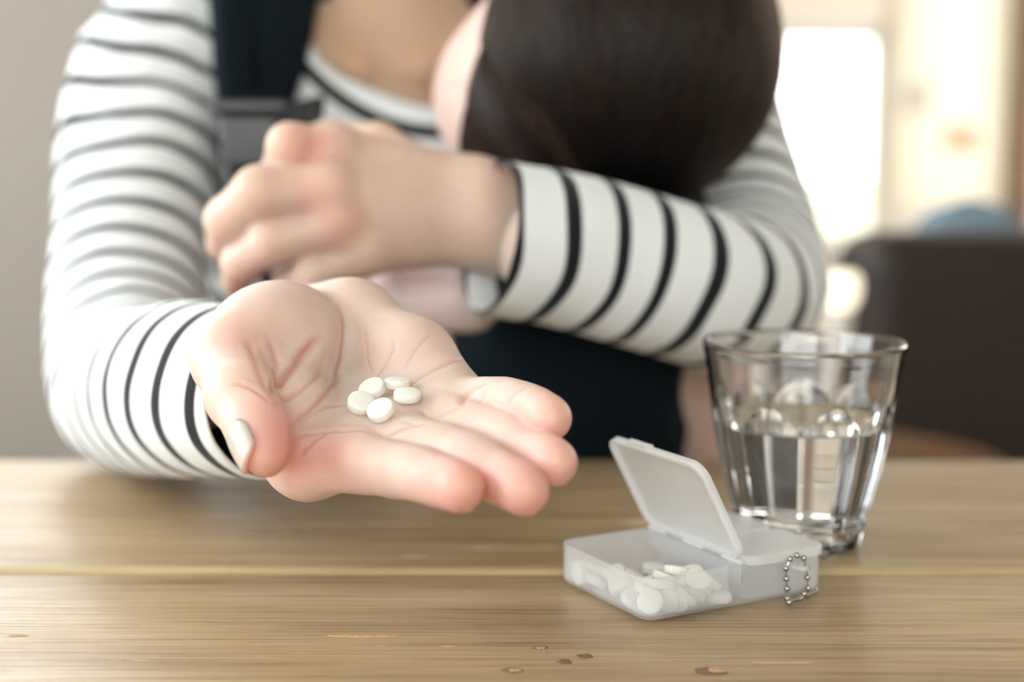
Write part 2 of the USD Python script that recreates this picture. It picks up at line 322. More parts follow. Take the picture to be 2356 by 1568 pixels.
struct('outside_ground', box((0, 2, -.6), (60, 60, .1)), M['grass'])
hv = meshkit.noise(np.zeros((1, 3)))
hb = trimesh.creation.icosphere(4, 1.0); hp = np.array(hb.vertices); hp = hp * (1 + .25 * (meshkit.fbm(hp * 3, 3, 4)[:, None] - .5)) * [1.6, .7, .9] + [2.2, 9.0, -.1]
obj('garden_hedge', (hp, np.array(hb.faces)), M['hedge'], label='pale green clipped hedge beyond the far bright window', cat='hedge')

# the far right corner: notice board, post, dark leather chair with a cushion, little lamp
YN = YB - .03
x0, x1 = P(2066, 200, YB)[0], P(2312, 200, YB)[0]
struct('trim', cube((P(2320, 200, YB)[0], YB - .08, 0), (P(2372, 200, YB)[0], YB, CEIL)), M['wood_dark'])
bl = thing('roller_blind', 'pale cream roller blind pulled down over the window at the right edge', 'blind', ((x0 + x1) / 2, YN, 2.3))
obj('cloth', cube((x0 - .03, YN - .0012, BZ0 + .02), (x1 + .03, YN, 2.32)), M['blind'], bl)
obj('roller', tube([(x0 - .03, YN - .005, 2.33), (x1 + .03, YN - .005, 2.33)], .018, 16), M['white'], bl)
obj('hem_bar', box(((x0 + x1) / 2, YN - .004, BZ0 + .02), (x1 - x0 + .06, .010, .022), .003), M['white'], bl)
def sheet(px, py, w, h, mat, label, name):
    c = P(px, py, YN - .006); t = thing(name, label, 'paper', c, None)
    obj('sheet', box(c, (w, .003, h)), M[mat], t); obj('tape', box(c + [0, -.002, h / 2 - .006], (.03, .002, .016)), M['white'], t)
sheet(2110, 225, .125, .15, 'paper_grey', 'small grey print taped to the cream roller blind', 'taped_print')
sheet(2212, 318, .15, .10, 'paper_tan', 'small light brown print taped to the cream roller blind, lower and right of the grey one', 'taped_print')
def armchair():
    y = 1.78
    xl = P(1985, 800, y - .1)[0]; zt = P(2150, 543, y - .1)[2]; w = 1.0
    t = thing('leather_chair', 'dark brown leather armchair standing behind the table at the right edge', 'armchair', (xl + w / 2, y + .3, 0))
    back = box((xl + w / 2, y, (zt + .30) / 2), (w, .20, zt - .30), .045); v, f = arr(back)
    obj('backrest', (v, f), M['leather'], t)
    obj('seat', box((xl + w / 2, y + .40, .36), (w - .1, .62, .16), .05), M['leather'], t)
    for s in (0, 1): obj('armrest', box((xl + .06 + s * (w - .12), y + .42, .43), (.12, .60, .34), .045), M['leather'], t)
    for s in (0, 1):
        for q in (0, 1): obj('leg', lathe([(0, 0), (.018, 0), (.026, .30), (0, .30)], 16, (xl + .08 + s * (w - .16), y + .02 + q * .62, 0)), M['wood_dark'], t)
    c = P(2250, 505, y + .12); cu = thing('cushion', 'dusty blue cushion propped on top of the leather armchair', 'cushion', (c[0], c[1], zt - .06))
    k = trimesh.creation.icosphere(4, 1.0); p = np.array(k.vertices); p = np.sign(p) * np.abs(p) ** .62 * [.075, .045, .085] + [c[0] + .0, y + .155, zt - .055]
    obj('cover', (p, np.array(k.faces)), M['cushion'], cu)
    obj('piping', tube([[c[0] + .0 + .078 * math.cos(a), y + .155, zt - .055 + .088 * math.sin(a)] for a in np.linspace(0, 2 * math.pi, 25)], .004, 8), M['cushion'], cu)
armchair()
yl = 1.46; zb = .60; xc = P(1936, 680, yl)[0]
st = thing('side_table', 'small round dark wooden side table behind the tumbler', 'table', (xc, yl, 0))
obj('tabletop', lathe([(0, zb - .025), (.17, zb - .025), (.175, zb - .018), (.175, zb - .004), (.17, zb), (0, zb)], 48, (xc, yl, 0)), M['wood_dark'], st)
obj('pedestal', lathe([(0, .02), (.03, .02), (.022, .2), (.022, zb - .03), (.06, zb - .024), (0, zb - .024)], 24, (xc, yl, 0)), M['wood_dark'], st)
obj('base', lathe([(0, 0), (.13, 0), (.13, .012), (.04, .028), (0, .03)], 36, (xc, yl, 0)), M['wood_dark'], st)
lt, lb = P(1940, 626, yl)[2], P(1940, 712, yl)[2]
lp = thing('table_lamp', 'little white tulip lamp glowing on the side table behind the tumbler', 'lamp', (xc, yl, zb))
obj('base', lathe([(0, zb), (.035, zb), (.035, zb + .006), (.012, zb + .014), (0, zb + .014)], 32, (xc, yl, 0)), M['porcelain'], lp)
obj('stem', lathe([(0, zb + .01), (.013, zb + .01), (.011, lb - .02), (.014, lb), (0, lb)], 24, (xc, yl, 0)), M['porcelain'], lp)
hh = lt - lb
obj('shade', lathe([(0, lb), (.012, lb + .001), (.0175, lb + hh * .25), (.0195, lb + hh * .55), (.0185, lb + hh * .85), (.014, lt), (0, lt + .001)], 32, (xc, yl, 0)), M['lamp_glow'], lp, label='lit warm glass shade')

# ------------------------------------------------------------------ the table
YE = ground(1178, 1056)[1]; J1 = ground(1178, 1311)[1]
tb = thing('dining_table', 'worn wooden plank table filling the foreground', 'table', (0, .4, 0))
edges = [YE, J1, J1 - .212, J1 - .424, J1 - .636]
for k in range(4):
    y1, y0 = edges[k], edges[k + 1]; g = .0012
    drop = [0, .0011, .0004, .0009][k]
    pr = [(y0 + g, -.03), (y0 + g, -.0034), (y0 + g + .0007, -.0022), (y0 + g + .0048, 0), (y1 - g - .0022, 0), (y1 - g - .0005, -.0010), (y1 - g, -.0022), (y1 - g, -.03)]
    n = 160; xs = np.linspace(-.95, .95, n); v = []
    for x in xs:
        for (y, z) in pr:
            e = .0008 * (meshkit.noise(np.array([[x * 25, k * 7 + (y > (y0 + y1) / 2), 0.]]))[0] - .5)
            v.append((x, y + (e if z > -.02 else 0), T - drop + z + (e if -.02 < z < 0 else 0)))
    v = np.array(v); m = len(pr); f = []
    for i in range(n - 1):
        for j in range(m):
            a, b = i * m + j, i * m + (j + 1) % m
            f += [(a, a + m, b), (b, a + m, b + m)]
    for j in range(1, m - 1): f += [(0, j, j + 1), ((n - 1) * m, (n - 1) * m + j + 1, (n - 1) * m + j)]
    f = np.array(f)[:, ::-1]
    pk = obj('plank', (v, f), M['wood'], tb, 40)
    if k == 1: near_plank = pk
for s in (-1, 1): obj('apron', box((0, (YE + edges[4]) / 2 + s * (YE - edges[4] - .16) / 2, T - .075), (1.7, .022, .085)), M['wood'], tb)
for sx in (-1, 1):
    for sy in (0, 1): obj('leg', box((sx * .82, (edges[4] + .1, YE - .1)[sy], (T - .032) / 2), (.07, .07, T - .032), .006), M['wood'], tb)
rng = np.random.default_rng(4)
def chip(px, py, w, h, mat, up=.00012):
    c = ground(px, py, T - .0011); sx = w / 2 / F_PX * c[1]; sy = h / 2 / (F_PX * CAM_H / c[1] ** 2)
    n = 28; a = np.arange(n) * 2 * np.pi / n; r = 1 + .45 * (meshkit.noise(np.stack([np.cos(a) * 2.2 + px, np.sin(a) * 2.2, a * 0], 1)) - .5)
    ring = np.stack([np.cos(a) * r * sx, np.sin(a) * r * sy, a * 0], 1) + c
    v = np.vstack([ring - [0, 0, .0004], (ring - c) * [.8, .8, 1] + c + [0, 0, up], [c + [0, 0, up * 1.3]]]); j = np.arange(n); jn = (j + 1) % n
    f = np.vstack([np.stack([j, jn, jn + n], 1), np.stack([j, jn + n, j + n], 1), np.stack([j + n, jn + n, np.full(n, 2 * n)], 1)])
    obj('knot' if mat == 'knot' else 'chipped_spot', (v, f), M[mat], near_plank, 50)
for px, py, w, h in ((1635, 1544, 92, 24), (1180, 1542, 62, 17), (1298, 1522, 42, 15), (1345, 1509, 50, 14), (1243, 1489, 40, 13)): chip(px, py, w, h, 'knot')
for px, py, w, h in ((1650, 1541, 58, 14), (1186, 1541, 42, 10), (1244, 1490, 26, 8), (830, 1463, 190, 7), (2095, 1444, 44, 7), (1800, 1523, 170, 5), (40, 1462, 60, 6)): chip(px, py, w, h, 'chip', .00022)

# ------------------------------------------------------------------ the open hand (her right)
def chain(start, steps):              # joints from pixels and bone lengths: each next joint comes nearer to the lens
    pts = [P(*start)]; d = start[2]
    for px, py, L in steps:
        ds = d - np.linspace(-0.004, L, 300)
        q = np.array([P(px, py, x) for x in ds]); e = np.abs(np.linalg.norm(q - pts[-1], axis=1) - L)
        e[ds > d] += 0.0005
        d = ds[int(e.argmin())]; pts.append(q[int(e.argmin())])
    return pts
HI = chain((714, 1062, .488), [(915, 1082, .040), (1015, 1108, .023), (1058, 1126, .014)])
HM = chain((828, 1020, .497), [(1032, 1040, .044), (1150, 1098, .027), (1206, 1132, .015)])
HR = chain((930, 975, .506), [(1135, 992, .041), (1235, 1044, .025), (1276, 1068, .014)])
HP = chain((1030, 940, .514), [(1160, 930, .032), (1232, 948, .018), (1264, 966, .012)])
WR = P(618, 838, .580)
A_ = unit((HM[0] + HR[0]) / 2 - WR)
C_ = unit((HP[0] - HI[0]) - A_ * ((HP[0] - HI[0]) @ A_))
N_ = np.cross(A_, C_)                 # palm normal
def L_(a, c, n): return WR + A_ * a + C_ * c + N_ * n     # hand frame, metres
TH = [P(640, 820, .560), P(530, 826, .514), P(553, 912, .486), P(611, 1048, .460)]
FORE = P(330, 900, .68)
_t = unit(TH[3] - TH[2])
T_PAD = unit(np.array([.62, .78, .14])); T_PAD = unit(T_PAD - _t * (T_PAD @ _t))     # the way the thumb's pad faces
def finger_sdf(p, J, r, pads):
    d = None
    for i in range(3):
        e = sd_cone(p, J[i], J[i + 1], r[i], r[i + 1])
        d = e if d is None else smin(d, e, .003)
    for i in range(3):                # soft pads on the palm side
        ax = unit(J[i + 1] - J[i]); s = np.cross(ax, N_); s = unit(s); n = np.cross(s, ax)
        n = n if n @ N_ > 0 else -n
        c = J[i] + (J[i + 1] - J[i]) * pads[i][0] + n * pads[i][1]
        d = smin(d, sd_ell(p, c, [ax, s, n], pads[i][2]), .005)
    return d
FR = {'i': (.0098, .0088, .0078, .0069), 'm': (.0098, .0090, .0080, .0070), 'r': (.0095, .0085, .0075, .0066), 'p': (.0092, .0084, .0075, .0066)}
def hand_sdf(p):
    f = None
    for k, J in (('i', HI), ('m', HM), ('r', HR), ('p', HP)):
        r = FR[k]; s = r[1] / .0088
        e = finger_sdf(p, J, r, [(.62, .0025 * s, (.017 * s, .0085 * s, .0078 * s)), (.5, .0022 * s, (.012 * s, .008 * s, .007 * s)), (.75, .0018 * s, (.0115 * s, .0068 * s, .0066 * s))])
        f = e if f is None else smin(f, e, .0012)
    pm = None                         # palm
    base = [L_(.012, -.016, -.002), L_(.010, -.005, -.001), L_(.010, .006, -.002), L_(.012, .016, -.003)]
    for b, J, r in zip(base, (HI, HM, HR, HP), (.0125, .0125, .012, .0115)):
        e = sd_cone(p, b, J[0] - N_ * .001, .013, r)
        pm = e if pm is None else smin(pm, e, .012)
    # wrist and forearm
    fx = unit(FORE - WR); fc = unit(C_ - fx * (C_ @ fx))
    for s in (-1, 1):
        pm = smin(pm, sd_cone(p, FORE + fc * s * .013, WR + fx * -.008 + fc * s * .011, .024, .0175), .015)
    # the heel under the little finger, and the thumb's mound
    for a, b, ra, rb in ((P(806, 748, .567), P(948, 832, .537), .0170, .0150), (P(948, 832, .537), P(1046, 928, .516), .0150, .0125)):
        pm = smin(pm, sd_cone(p, a, b, ra, rb), .010)
    pm = smin(pm, sd_cone(p, P(715, 748, .578), P(815, 752, .568), .0165, .0165), .012)
    TM = unit(P(555, 850, .52) - P(660, 790, .555)); s1 = unit(np.cross(TM, [0, 0, 1])); s2 = np.cross(s1, TM)
    pm = smin(pm, sd_ell(p, P(632, 800, .538), [TM, s1, s2], (.034, .026, .0255)), .006)
    for a, b, w in ((HI, HM, .010), (HM, HR, .0095), (HR, HP, .009)):
        u = unit(a[1] - a[0])
        c = (a[0] + b[0]) / 2 + u * .013 + N_ * .003
        pm = smin(pm, sd_ell(p, c, [u, C_, N_], (.013, w, .0085)), .006)
    # thumb
    th = sd_cone(p, TH[0], TH[1], .0165, .0135)
    th = smin(th, sd_cone(p, TH[1], TH[2], .0128, .0118), .006)
    th = smin(th, sd_cone(p, TH[2], TH[3], .0112, .0072), .004)
    ax = unit(TH[3] - TH[2])
    th = smin(th, sd_ell(p, TH[2] + (TH[3] - TH[2]) * .55 + T_PAD * .0018, [ax, np.cross(T_PAD, ax), T_PAD], (.0165, .0106, .0098)), .005)
    pm = smin(pm, th, .009)
    # web between thumb and index
    pm = smin(pm, sd_cone(p, P(655, 830, .532), P(672, 945, .506), .0165, .0125), .006)
    pm = smin(pm, sd_cone(p, P(672, 945, .506), HI[0] - A_ * .006 - C_ * .002, .0125, .0115), .008)
    return smin(f, pm, .006)
def build_hand(step=.0012, sub=1):
    allp = np.array(HI + HM + HR + HP + TH + [WR, WR - A_ * .07])
    v, f = surface_net(hand_sdf, allp.min(0) - .04, allp.max(0) + .04, step)
    v = relax(v, f)
    for _ in range(sub):
        v, f = halve(v, f); v = relax(onto(hand_sdf, v, step, 1), f, 1)
    return v, f

CREASES = [  # pixel paths that lie on the palm in the photograph: depth, half-width (mm)
 ([(782, 690), (793, 730), (795, 775), (790, 820), (778, 865), (762, 895), (738, 922), (710, 944), (682, 964), (662, 976)], .9, 1.1),
 ([(690, 972), (712, 952), (749, 932), (798, 926), (840, 930)], .55, .9),
 ([(668, 1010), (700, 996), (765, 987), (830, 984), (856, 990)], .7, 1.0),
 ([(690, 1046), (704, 1025), (724, 1005), (752, 990)], .8, 1.1),
 ([(624, 908), (640, 880), (660, 855), (682, 832), (702, 812), (728, 784), (742, 772)], 2.0, 1.7),
 ([(632, 925), (664, 914), (700, 892), (735, 862), (752, 835)], .7, 1.1),
 ([(622, 905), (634, 868), (640, 830), (630, 795), (616, 766)], .6, 1.3),
 ([(618, 900), (602, 860), (588, 820), (572, 775)], .6, 1.3),
 ([(533, 883), (548, 878), (575, 886), (603, 902), (622, 920)], .7, .9),
 ([(835, 757), (838, 790), (840, 825), (857, 866)], .3, .7),
 ([(905, 775), (903, 800), (888, 828), (868, 856), (852, 880)], .5, .8),
 ([(1086, 826), (1066, 824), (1040, 828), (1010, 840), (985, 852), (951, 872), (935, 890)], .55, .9),
 ([(1001, 760), (980, 776), (958, 800), (940, 825), (930, 845)], .35, .8),
 ([(1123, 878), (1108, 880), (1090, 888), (1074, 902), (1066, 918), (1061, 936)], .6, 1.5),
 ([(1116, 890), (1109, 905), (1105, 924)], .35, .8), ([(1209, 886), (1188, 900), (1170, 915), (1165, 936)], .35, .8),
 ([(966, 936), (978, 948), (988, 962)], .4, .8), ([(925, 965), (955, 972), (975, 968)], .4, .8), ([(1000, 962), (1020, 948), (1045, 938), (1062, 936)], .35, .9),
 ([(885, 1000), (915, 985), (950, 975), (985, 968)], .6, 1.0),
]
def crease(v, f, paths, keep=None):
    n = normals_of(v, f); q = proj(v)
    front = ((v - CAM) * n).sum(1) < 0
    if keep is not None: front &= keep
    ids = np.nonzero(front)[0]; tree = cKDTree(q[ids, :2])
    mark, deep, rise = np.zeros(len(v)), np.zeros(len(v)), np.zeros(len(v))
    for path, depth, w in paths:
        path = np.array(path, float)
        s = np.r_[0, np.cumsum(np.linalg.norm(np.diff(path, axis=0), axis=1))]
        t = np.linspace(0, s[-1], int(s[-1] / 3) + 2)
        pts = []
        for x, y in zip(np.interp(t, s, path[:, 0]), np.interp(t, s, path[:, 1])):
            near = ids[tree.query_ball_point((x, y), 5)]
            if len(near): pts.append(v[near[q[near, 2].argmin()]])
            else: pts.append(np.full(3, np.nan))
        pts = np.array(pts); tt = t / t[-1]; ok = ~np.isnan(pts[:, 0])
        pts, tt = pts[ok], tt[ok]
        if len(pts) < 2: continue
        pts[1:-1] = (pts[:-2] + pts[1:-1] + pts[2:]) / 3
        dist, j = cKDTree(pts).query(v, distance_upper_bound=.012)
        hit = np.isfinite(dist); amp = np.zeros(len(v)); j = np.where(hit, j, 0)
        fade = np.clip(np.minimum(tt, 1 - tt) * 5 + .15, 0, 1)[j]
        r = np.where(hit, dist, 1) / (w * .001)
        amp = depth * .001 * fade * (np.exp(-r * r) - .28 * np.exp(-((r - 2.4) / 1.1) ** 2))
        deep = np.maximum(deep, np.where(hit, amp, 0)); rise = np.minimum(rise, np.where(hit, amp, 0))
        mark = np.maximum(mark, np.where(hit, fade * min(depth, 1) * np.exp(-(r / .8) ** 2), 0))
    return v - n * (deep + np.where(deep < 1e-5, rise, rise * .3))[:, None], mark

# ------------------------------------------------------------------ the woman
def spline(pts, step):
    from scipy.interpolate import CubicSpline
    pts = np.asarray(pts, float); s = np.r_[0, np.cumsum(np.linalg.norm(np.diff(pts[:, :3], axis=0), axis=1))]
    c = CubicSpline(s, pts); return c(np.linspace(0, s[-1], int(s[-1] / step) + 2))
def sleeve(ctrl, rad, pitch, phase, wr, seed, n=96, lining=.05):
    """A cloth tube from the shoulder to the cuff, turned in at the hem; returns vertices, faces and the stripe coordinate."""
    q = spline([(*p, r) for p, r in zip(ctrl, rad)], .0028); pts, R = q[:, :3], q[:, 3]
    t = np.gradient(pts, axis=0); t /= np.linalg.norm(t, axis=1, keepdims=True)
    a = np.cross(t[0], [0, 1, .2]); a /= np.linalg.norm(a); A = []
    for k in range(len(pts)):
        a = a - t[k] * (a @ t[k]); a /= np.linalg.norm(a); A.append(a)
    A = np.array(A); B = np.cross(t, A); th = np.arange(n) * 2 * np.pi / n
    u = np.r_[0, np.cumsum(np.linalg.norm(np.diff(pts, axis=0), axis=1))]
    U, TH_ = np.meshgrid(u, th, indexing='ij')
    w = wr(U / u[-1])
    p3 = np.stack([U * 26, np.cos(TH_) * 1.1 + seed, np.sin(TH_) * 1.1], -1)
    fold = (meshkit.fbm(p3, 3, seed) - .5) * 2 + .6 * (.5 - np.abs(meshkit.noise(np.stack([U * 45, np.cos(TH_) * .8 + 9, np.sin(TH_) * .8 + seed], -1), seed + 5) - .5) * 2)
    r = R[:, None] + w * fold
    v = pts[:, None] + r[..., None] * (np.cos(TH_)[..., None] * A[:, None] + np.sin(TH_)[..., None] * B[:, None])
    shift = (meshkit.noise(np.stack([U * 12, np.cos(TH_) * 1.3, np.sin(TH_) * 1.3 + seed], -1), seed + 9) - .5) * w * 4.5
    st = (U - u[-1] + shift) / pitch + phase + 60
    m = int(lining / .0028)
    back = np.arange(len(pts) - 1, len(pts) - 1 - m, -1)
    vi = pts[back][:, None] + (r[back] - .0016)[..., None] * (np.cos(TH_[back])[..., None] * A[back][:, None] + np.sin(TH_[back])[..., None] * B[back][:, None])
    lip = v[-1:] + t[-1] * .0009 - .0008 * (v[-1:] - pts[-1]) / np.linalg.norm(v[-1:] - pts[-1], axis=2, keepdims=True)
    V = np.concatenate([v, lip, vi]); S = np.concatenate([st, st[-1:], st[back]])
    k = len(V); i, j = np.meshgrid(np.arange(k - 1), np.arange(n), indexing='ij'); jn = (j + 1) % n
    f = np.stack([i * n + j, i * n + jn, (i + 1) * n + jn, (i + 1) * n + j], -1).reshape(-1, 4)
    return V.reshape(-1, 3), np.vstack([f[:, [0, 1, 2]], f[:, [0, 2, 3]]]), S.ravel()

# joints
RS, RE, LS, LE = P(420, 150, .985), P(290, 850, .790), P(1550, 150, .99), P(1720, 668, .825)
r_ctrl = [P(470, 60, 1.0), P(390, 170, .965), P(335, 330, .93), P(310, 520, .885), P(292, 700, .84), P(300, 850, .785), P(365, 898, .69), P(470, 896, .625), P(634, 914, .572)]
l_ctrl = [P(1540, 100, 1.02), P(1590, 220, .985), P(1660, 430, .93), P(1715, 600, .87), P(1690, 672, .80), P(1560, 648, .757), P(1400, 600, .737), P(1270, 570, .722), P(1128, 545, .708)]
W2 = P(1125, 520, .728)
NECK, HEAD = P(905, -30, 1.0), P(930, -30, .985) + [0, -.02, .165]
HIP = np.array([NECK[0] + .01, 1.10, .56])
I2 = [P(772, 344, .722), P(668, 336, .712), P(642, 399, .738), P(666, 442, .755)]
D2 = [P(761, 438, .706), P(599, 444, .700), P(527, 506, .716), P(516, 558, .736)]
R2 = [P(784, 516, .706), P(624, 560, .700), P(556, 606, .716), P(543, 647, .736)]
L2 = [P(846, 579, .712), P(720, 630, .704), P(664, 657, .720), P(657, 684, .738)]
T2 = [P(1010, 420, .745), P(870, 335, .765), P(760, 320, .775), P(690, 330, .78)]
def hand2_sdf(p):
    f = None
    for J, r in ((I2, (.0115, .0112, .0095, .008)), (D2, (.0130, .0132, .0118, .0095)), (R2, (.0118, .0112, .0098, .008)), (L2, (.0105, .0095, .0085, .007))):
        d = None
        for i in range(3):
            e = sd_cone(p, J[i], J[i + 1], r[i], r[i + 1]); d = e if d is None else smin(d, e, .004)
        f = d if f is None else smin(f, d, .0025)
    th = smin(sd_cone(p, T2[0], T2[1], .014, .012), smin(sd_cone(p, T2[1], T2[2], .0115, .010), sd_cone(p, T2[2], T2[3], .010, .0085), .004), .006)
    pm = th
    for b, J, r in zip((P(1070, 432, .735), P(1070, 470, .728), P(1070, 508, .728), P(1065, 538, .733)), (I2, D2, R2, L2), (.0120, .0122, .0120, .0115)):
        pm = smin(pm, sd_cone(p, b, J[0], .0150, r), .014)
        pm = smin(pm, sd_ell(p, J[0] + np.array([0, -.006, .001]), np.eye(3), (.010, .008, .009)), .008)     # knuckle
    for s in (-1, 1):
        pm = smin(pm, sd_cone(p, P(1300, 560 + s * 40, .745), P(1120, 492 + s * 42, .728), .024, .0165), .016)
    return smin(f, pm, .006)
def arm_sdf(p):
    out = None
    for c, r in ((r_ctrl[:7], (.040, .040, .038, .036, .034, .033, .031)), (l_ctrl[:8], (.040, .040, .038, .036, .034, .033, .031, .029))):
        d = sd_cone(p, RS if out is None else LS, c[1], .044, r[1])
        for k in range(1, len(c) - 1): d = smin(d, sd_cone(p, c[k], c[k + 1], r[k], r[k + 1]), .012)
        out = d if out is None else np.minimum(out, d)
    return out
EX = np.eye(3)
def torso_sdf(p):
    d = sd_ell(p, NECK + [0, .045, -.17], EX, (.150, .105, .20))
    for s, q in ((-1, RS), (1, LS)): d = smin(d, sd_cone(p, NECK + [s * .03, .02, -.035], q + [0, .02, 0], .045, .052), .05)
    for s in (-1, 1): d = smin(d, sd_ell(p, NECK + [s * .065, -.035, -.175], EX, (.065, .06, .065)), .04)
    d = smin(d, sd_cone(p, NECK + [0, .06, -.30], HIP + [0, 0, .02], .115, .13), .06)
    for s in (-1, 1): d = smin(d, sd_cone(p, HIP + [s * .08, .0, .0], HIP + [s * .11, -.36, -.06], .088, .066), .05)
    return d
def legs_sdf(p):
    d = None
    for s in (-1, 1):
        k = HIP + [s * .11, -.36, -.06]; a = np.array([k[0], k[1] + .02, .09])
        e = smin(sd_cone(p, HIP + [s * .08, 0, 0], k, .085, .062), sd_cone(p, k, a, .060, .042), .03)
        e = smin(e, smin(sd_cone(p, a - [0, 0, .05], a + [s * .02, -.16, -.062], .036, .026), sd_cone(p, a - [0, -.02, .05], a + [0, 0, -.05], .038, .036), .02), .02)
        d = e if d is None else np.minimum(d, e)
    return d
hd = HEAD
def head_sdf(p):
    d = sd_ell(p, hd + [0, .012, .03], EX, (.074, .095, .095))
    d = smin(d, sd_ell(p, hd + [0, -.035, -.045], EX, (.055, .055, .062)), .04)             # jaw
    d = smin(d, sd_cone(p, hd + [0, -.092, .012], hd + [0, -.106, -.018], .008, .0115), .012)  # nose
    d = smin(d, sd_ell(p, hd + [0, -.086, -.052], EX, (.022, .010, .009)), .010)
    for s in (-1, 1):
        d = smax(d, -sd_ell(p, hd + [s * .031, -.094, .014], EX, (.017, .012, .011)), .010)
        d = smin(d, sd_ell(p, hd + [s * .076, .012, -.005], EX, (.010, .018, .030)), .006)      # ears
    d = smin(d, sd_cone(p, hd + [0, .022, -.03], NECK + [0, .025, -.03], .052, .055), .03)
    return d
def body_sdf(p):
    d = smin(torso_sdf(p) + .004, head_sdf(p), .035)
    # collar bones
    for s in (-1, 1): d = smin(d, sd_cone(p, NECK + [s * .022, -.043, -.058], NECK + [s * .12, -.012, -.025], .0055, .006), .022)
    return smin(smin(d, arm_sdf(p), .03), legs_sdf(p), .03)

w_base = np.array([HIP[0], HIP[1], 0])
woman = thing('person', 'seated person in a white and black striped top holding out tablets on an open palm', 'person', w_base)
hv1, hf1 = build_hand(.0012, 1)
fing = np.full(len(hv1), 1.0)
hv1, mk1 = crease(hv1, hf1, CREASES)
red1 = np.zeros(len(hv1))
for c, r, a in ((HI[3], .015, .7), (HM[3], .015, .7), (HR[3], .014, .6), (HP[3], .013, .5), (TH[3] + T_PAD * .006, .019, .85), (P(680, 1020, .49), .012, .25), (P(545, 800, .50), .013, .25), (HI[1], .012, .15), (HM[1], .012, .15)):
    red1 = np.maximum(red1, a * np.exp(-(np.linalg.norm(hv1 - c, axis=1) / r) ** 2))
hv2, hf2 = surface_net(hand2_sdf, np.array([-.19, .66, T + .02]), np.array([.045, .80, T + .26]), .002)
hv2 = relax(hv2, hf2)
red2 = np.zeros(len(hv2))
for px, py, d, r, a in ((725, 338, .70, .012, .6), (732, 450, .695, .011, .5), (776, 508, .695, .012, .45), (560, 600, .70, .014, .25)):
    red2 = np.maximum(red2, a * np.exp(-(np.linalg.norm(hv2 - P(px, py, d), axis=1) / r) ** 2))
bv, bf = surface_net(body_sdf, np.array([-.42, .50, -.01]), np.array([.35, 1.26, 1.36]), .006)
bv = relax(bv, bf)
v, f = join([(hv1, hf1), (hv2, hf2), (bv, bf)])
z = np.zeros(len(bv))
body = obj('body', (v, f), M['skin'], woman, True, tan=np.r_[z1_ := np.zeros(len(hv1)), np.full(len(hv2), .35), np.clip((.36 - np.linalg.norm(bv - NECK, axis=1)) / .1, 0, 1) * (bv[:, 2] > NECK[2] - .16)], red=np.r_[red1, red2, z + .05], crease=np.r_[mk1, np.zeros(len(hv2)), z])  # neck coloured darker and yellower for its shade; open palm left paler

def nail(J, r, side, wide, long_, tipout=.0012):
    """A curved nail on the back of a finger end; SIDE points away from the pad."""
    ax = unit(J[1] - J[0]); s = unit(side - ax * (side @ ax)); w = np.cross(ax, s)
    a = np.linspace(-1, 1, 13); L = np.linspace(0, 1, 13); vs = []
    for layer in (0, 1):
        for l in L:
            for q in a:
                half = wide * (1 - .25 * max(0, abs(l - .5) * 2) ** 4 * (1 if l < .5 else .6))
                ang = q * half / r
                rr = r + (.0002 if layer == 0 else -.0014) - .0012 * l * l
                vs.append(J[1] + ax * (-long_ * .72 + long_ * l * (1 - .16 * q * q * (l > .6))) + (s * math.cos(ang) + w * math.sin(ang)) * rr)
    vs = np.array(vs); n = 13; f = []
    for l in range(n - 1):
        for q in range(n - 1):
            b = l * n + q
            f += [(b, b + 1, b + n + 1), (b, b + n + 1, b + n)]
            b += n * n
            f += [(b, b + n + 1, b + 1), (b, b + n, b + n + 1)]
    rim = [q for q in range(n)] + [l * n + n - 1 for l in range(1, n)] + [(n - 1) * n + q for q in range(n - 2, -1, -1)] + [l * n for l in range(n - 2, 0, -1)]
    for i in range(len(rim)):
        a0, b0 = rim[i], rim[(i + 1) % len(rim)]
        f += [(a0, a0 + n * n, b0), (b0, a0 + n * n, b0 + n * n)]
    f = np.array(f)
    m = trimesh.Trimesh(vs, f, process=False)
    if m.volume < 0: f = f[:, ::-1]
    return vs, f
for J, r in ((HI, .0076), (HM, .0078), (HR, .0073), (HP, .0068)):
    obj('fingernail', nail((J[2], J[3]), r, -N_, .0068, .0125), M['nail_tip'], woman, True)
obj('fingernail', nail((TH[2], TH[3]), .0099, -T_PAD, .0092, .0168), M['nail'], woman, True, label='thumb nail')

# the striped top
def shirt_sdf(p):
    d = torso_sdf(p) - .003
    d = smax(d, -(sd_ell(p, NECK + [.040, -.045, .055], EX, (.122, .115, .140))), .006)
    return smax(d, -(p[:, 2] - .50), .004)
sv, sf = surface_net(shirt_sdf, np.array([-.40, .80, .48]), np.array([.35, 1.30, 1.10]), .004)
sv = relax(sv, sf); sn = normals_of(sv, sf)
sv = sv + sn * ((meshkit.fbm(sv * [18, 18, 30], 3, 3) - .5) * .006)[:, None]
rr = np.linalg.norm((sv - (NECK + [.040, -.045, .055])) / [.122, .115, .140], axis=1)
str_t = np.where(sv[:, 1] < NECK[1] + .06, (rr - 1) * 4.3 + .62, (sv[:, 2] - .5) / .026) + 40
shirt = obj('striped_shirt', (sv, sf), M['stripes'], woman, True, stripe=str_t)
v, f, s = sleeve(r_ctrl, [.060, .058, .053, .0480, .0455, .0445, .0420, .0392, .0335], .0248, .45, lambda x: .0012 + .0055 * np.clip((.36 - x) / .25, 0, 1) + .0012 * np.exp(-((x - .6) / .08) ** 2), 3)
v[:, 2] = np.maximum(v[:, 2], T + .0006)
obj('sleeve', (v, f), M['stripes'], shirt, True, stripe=s)
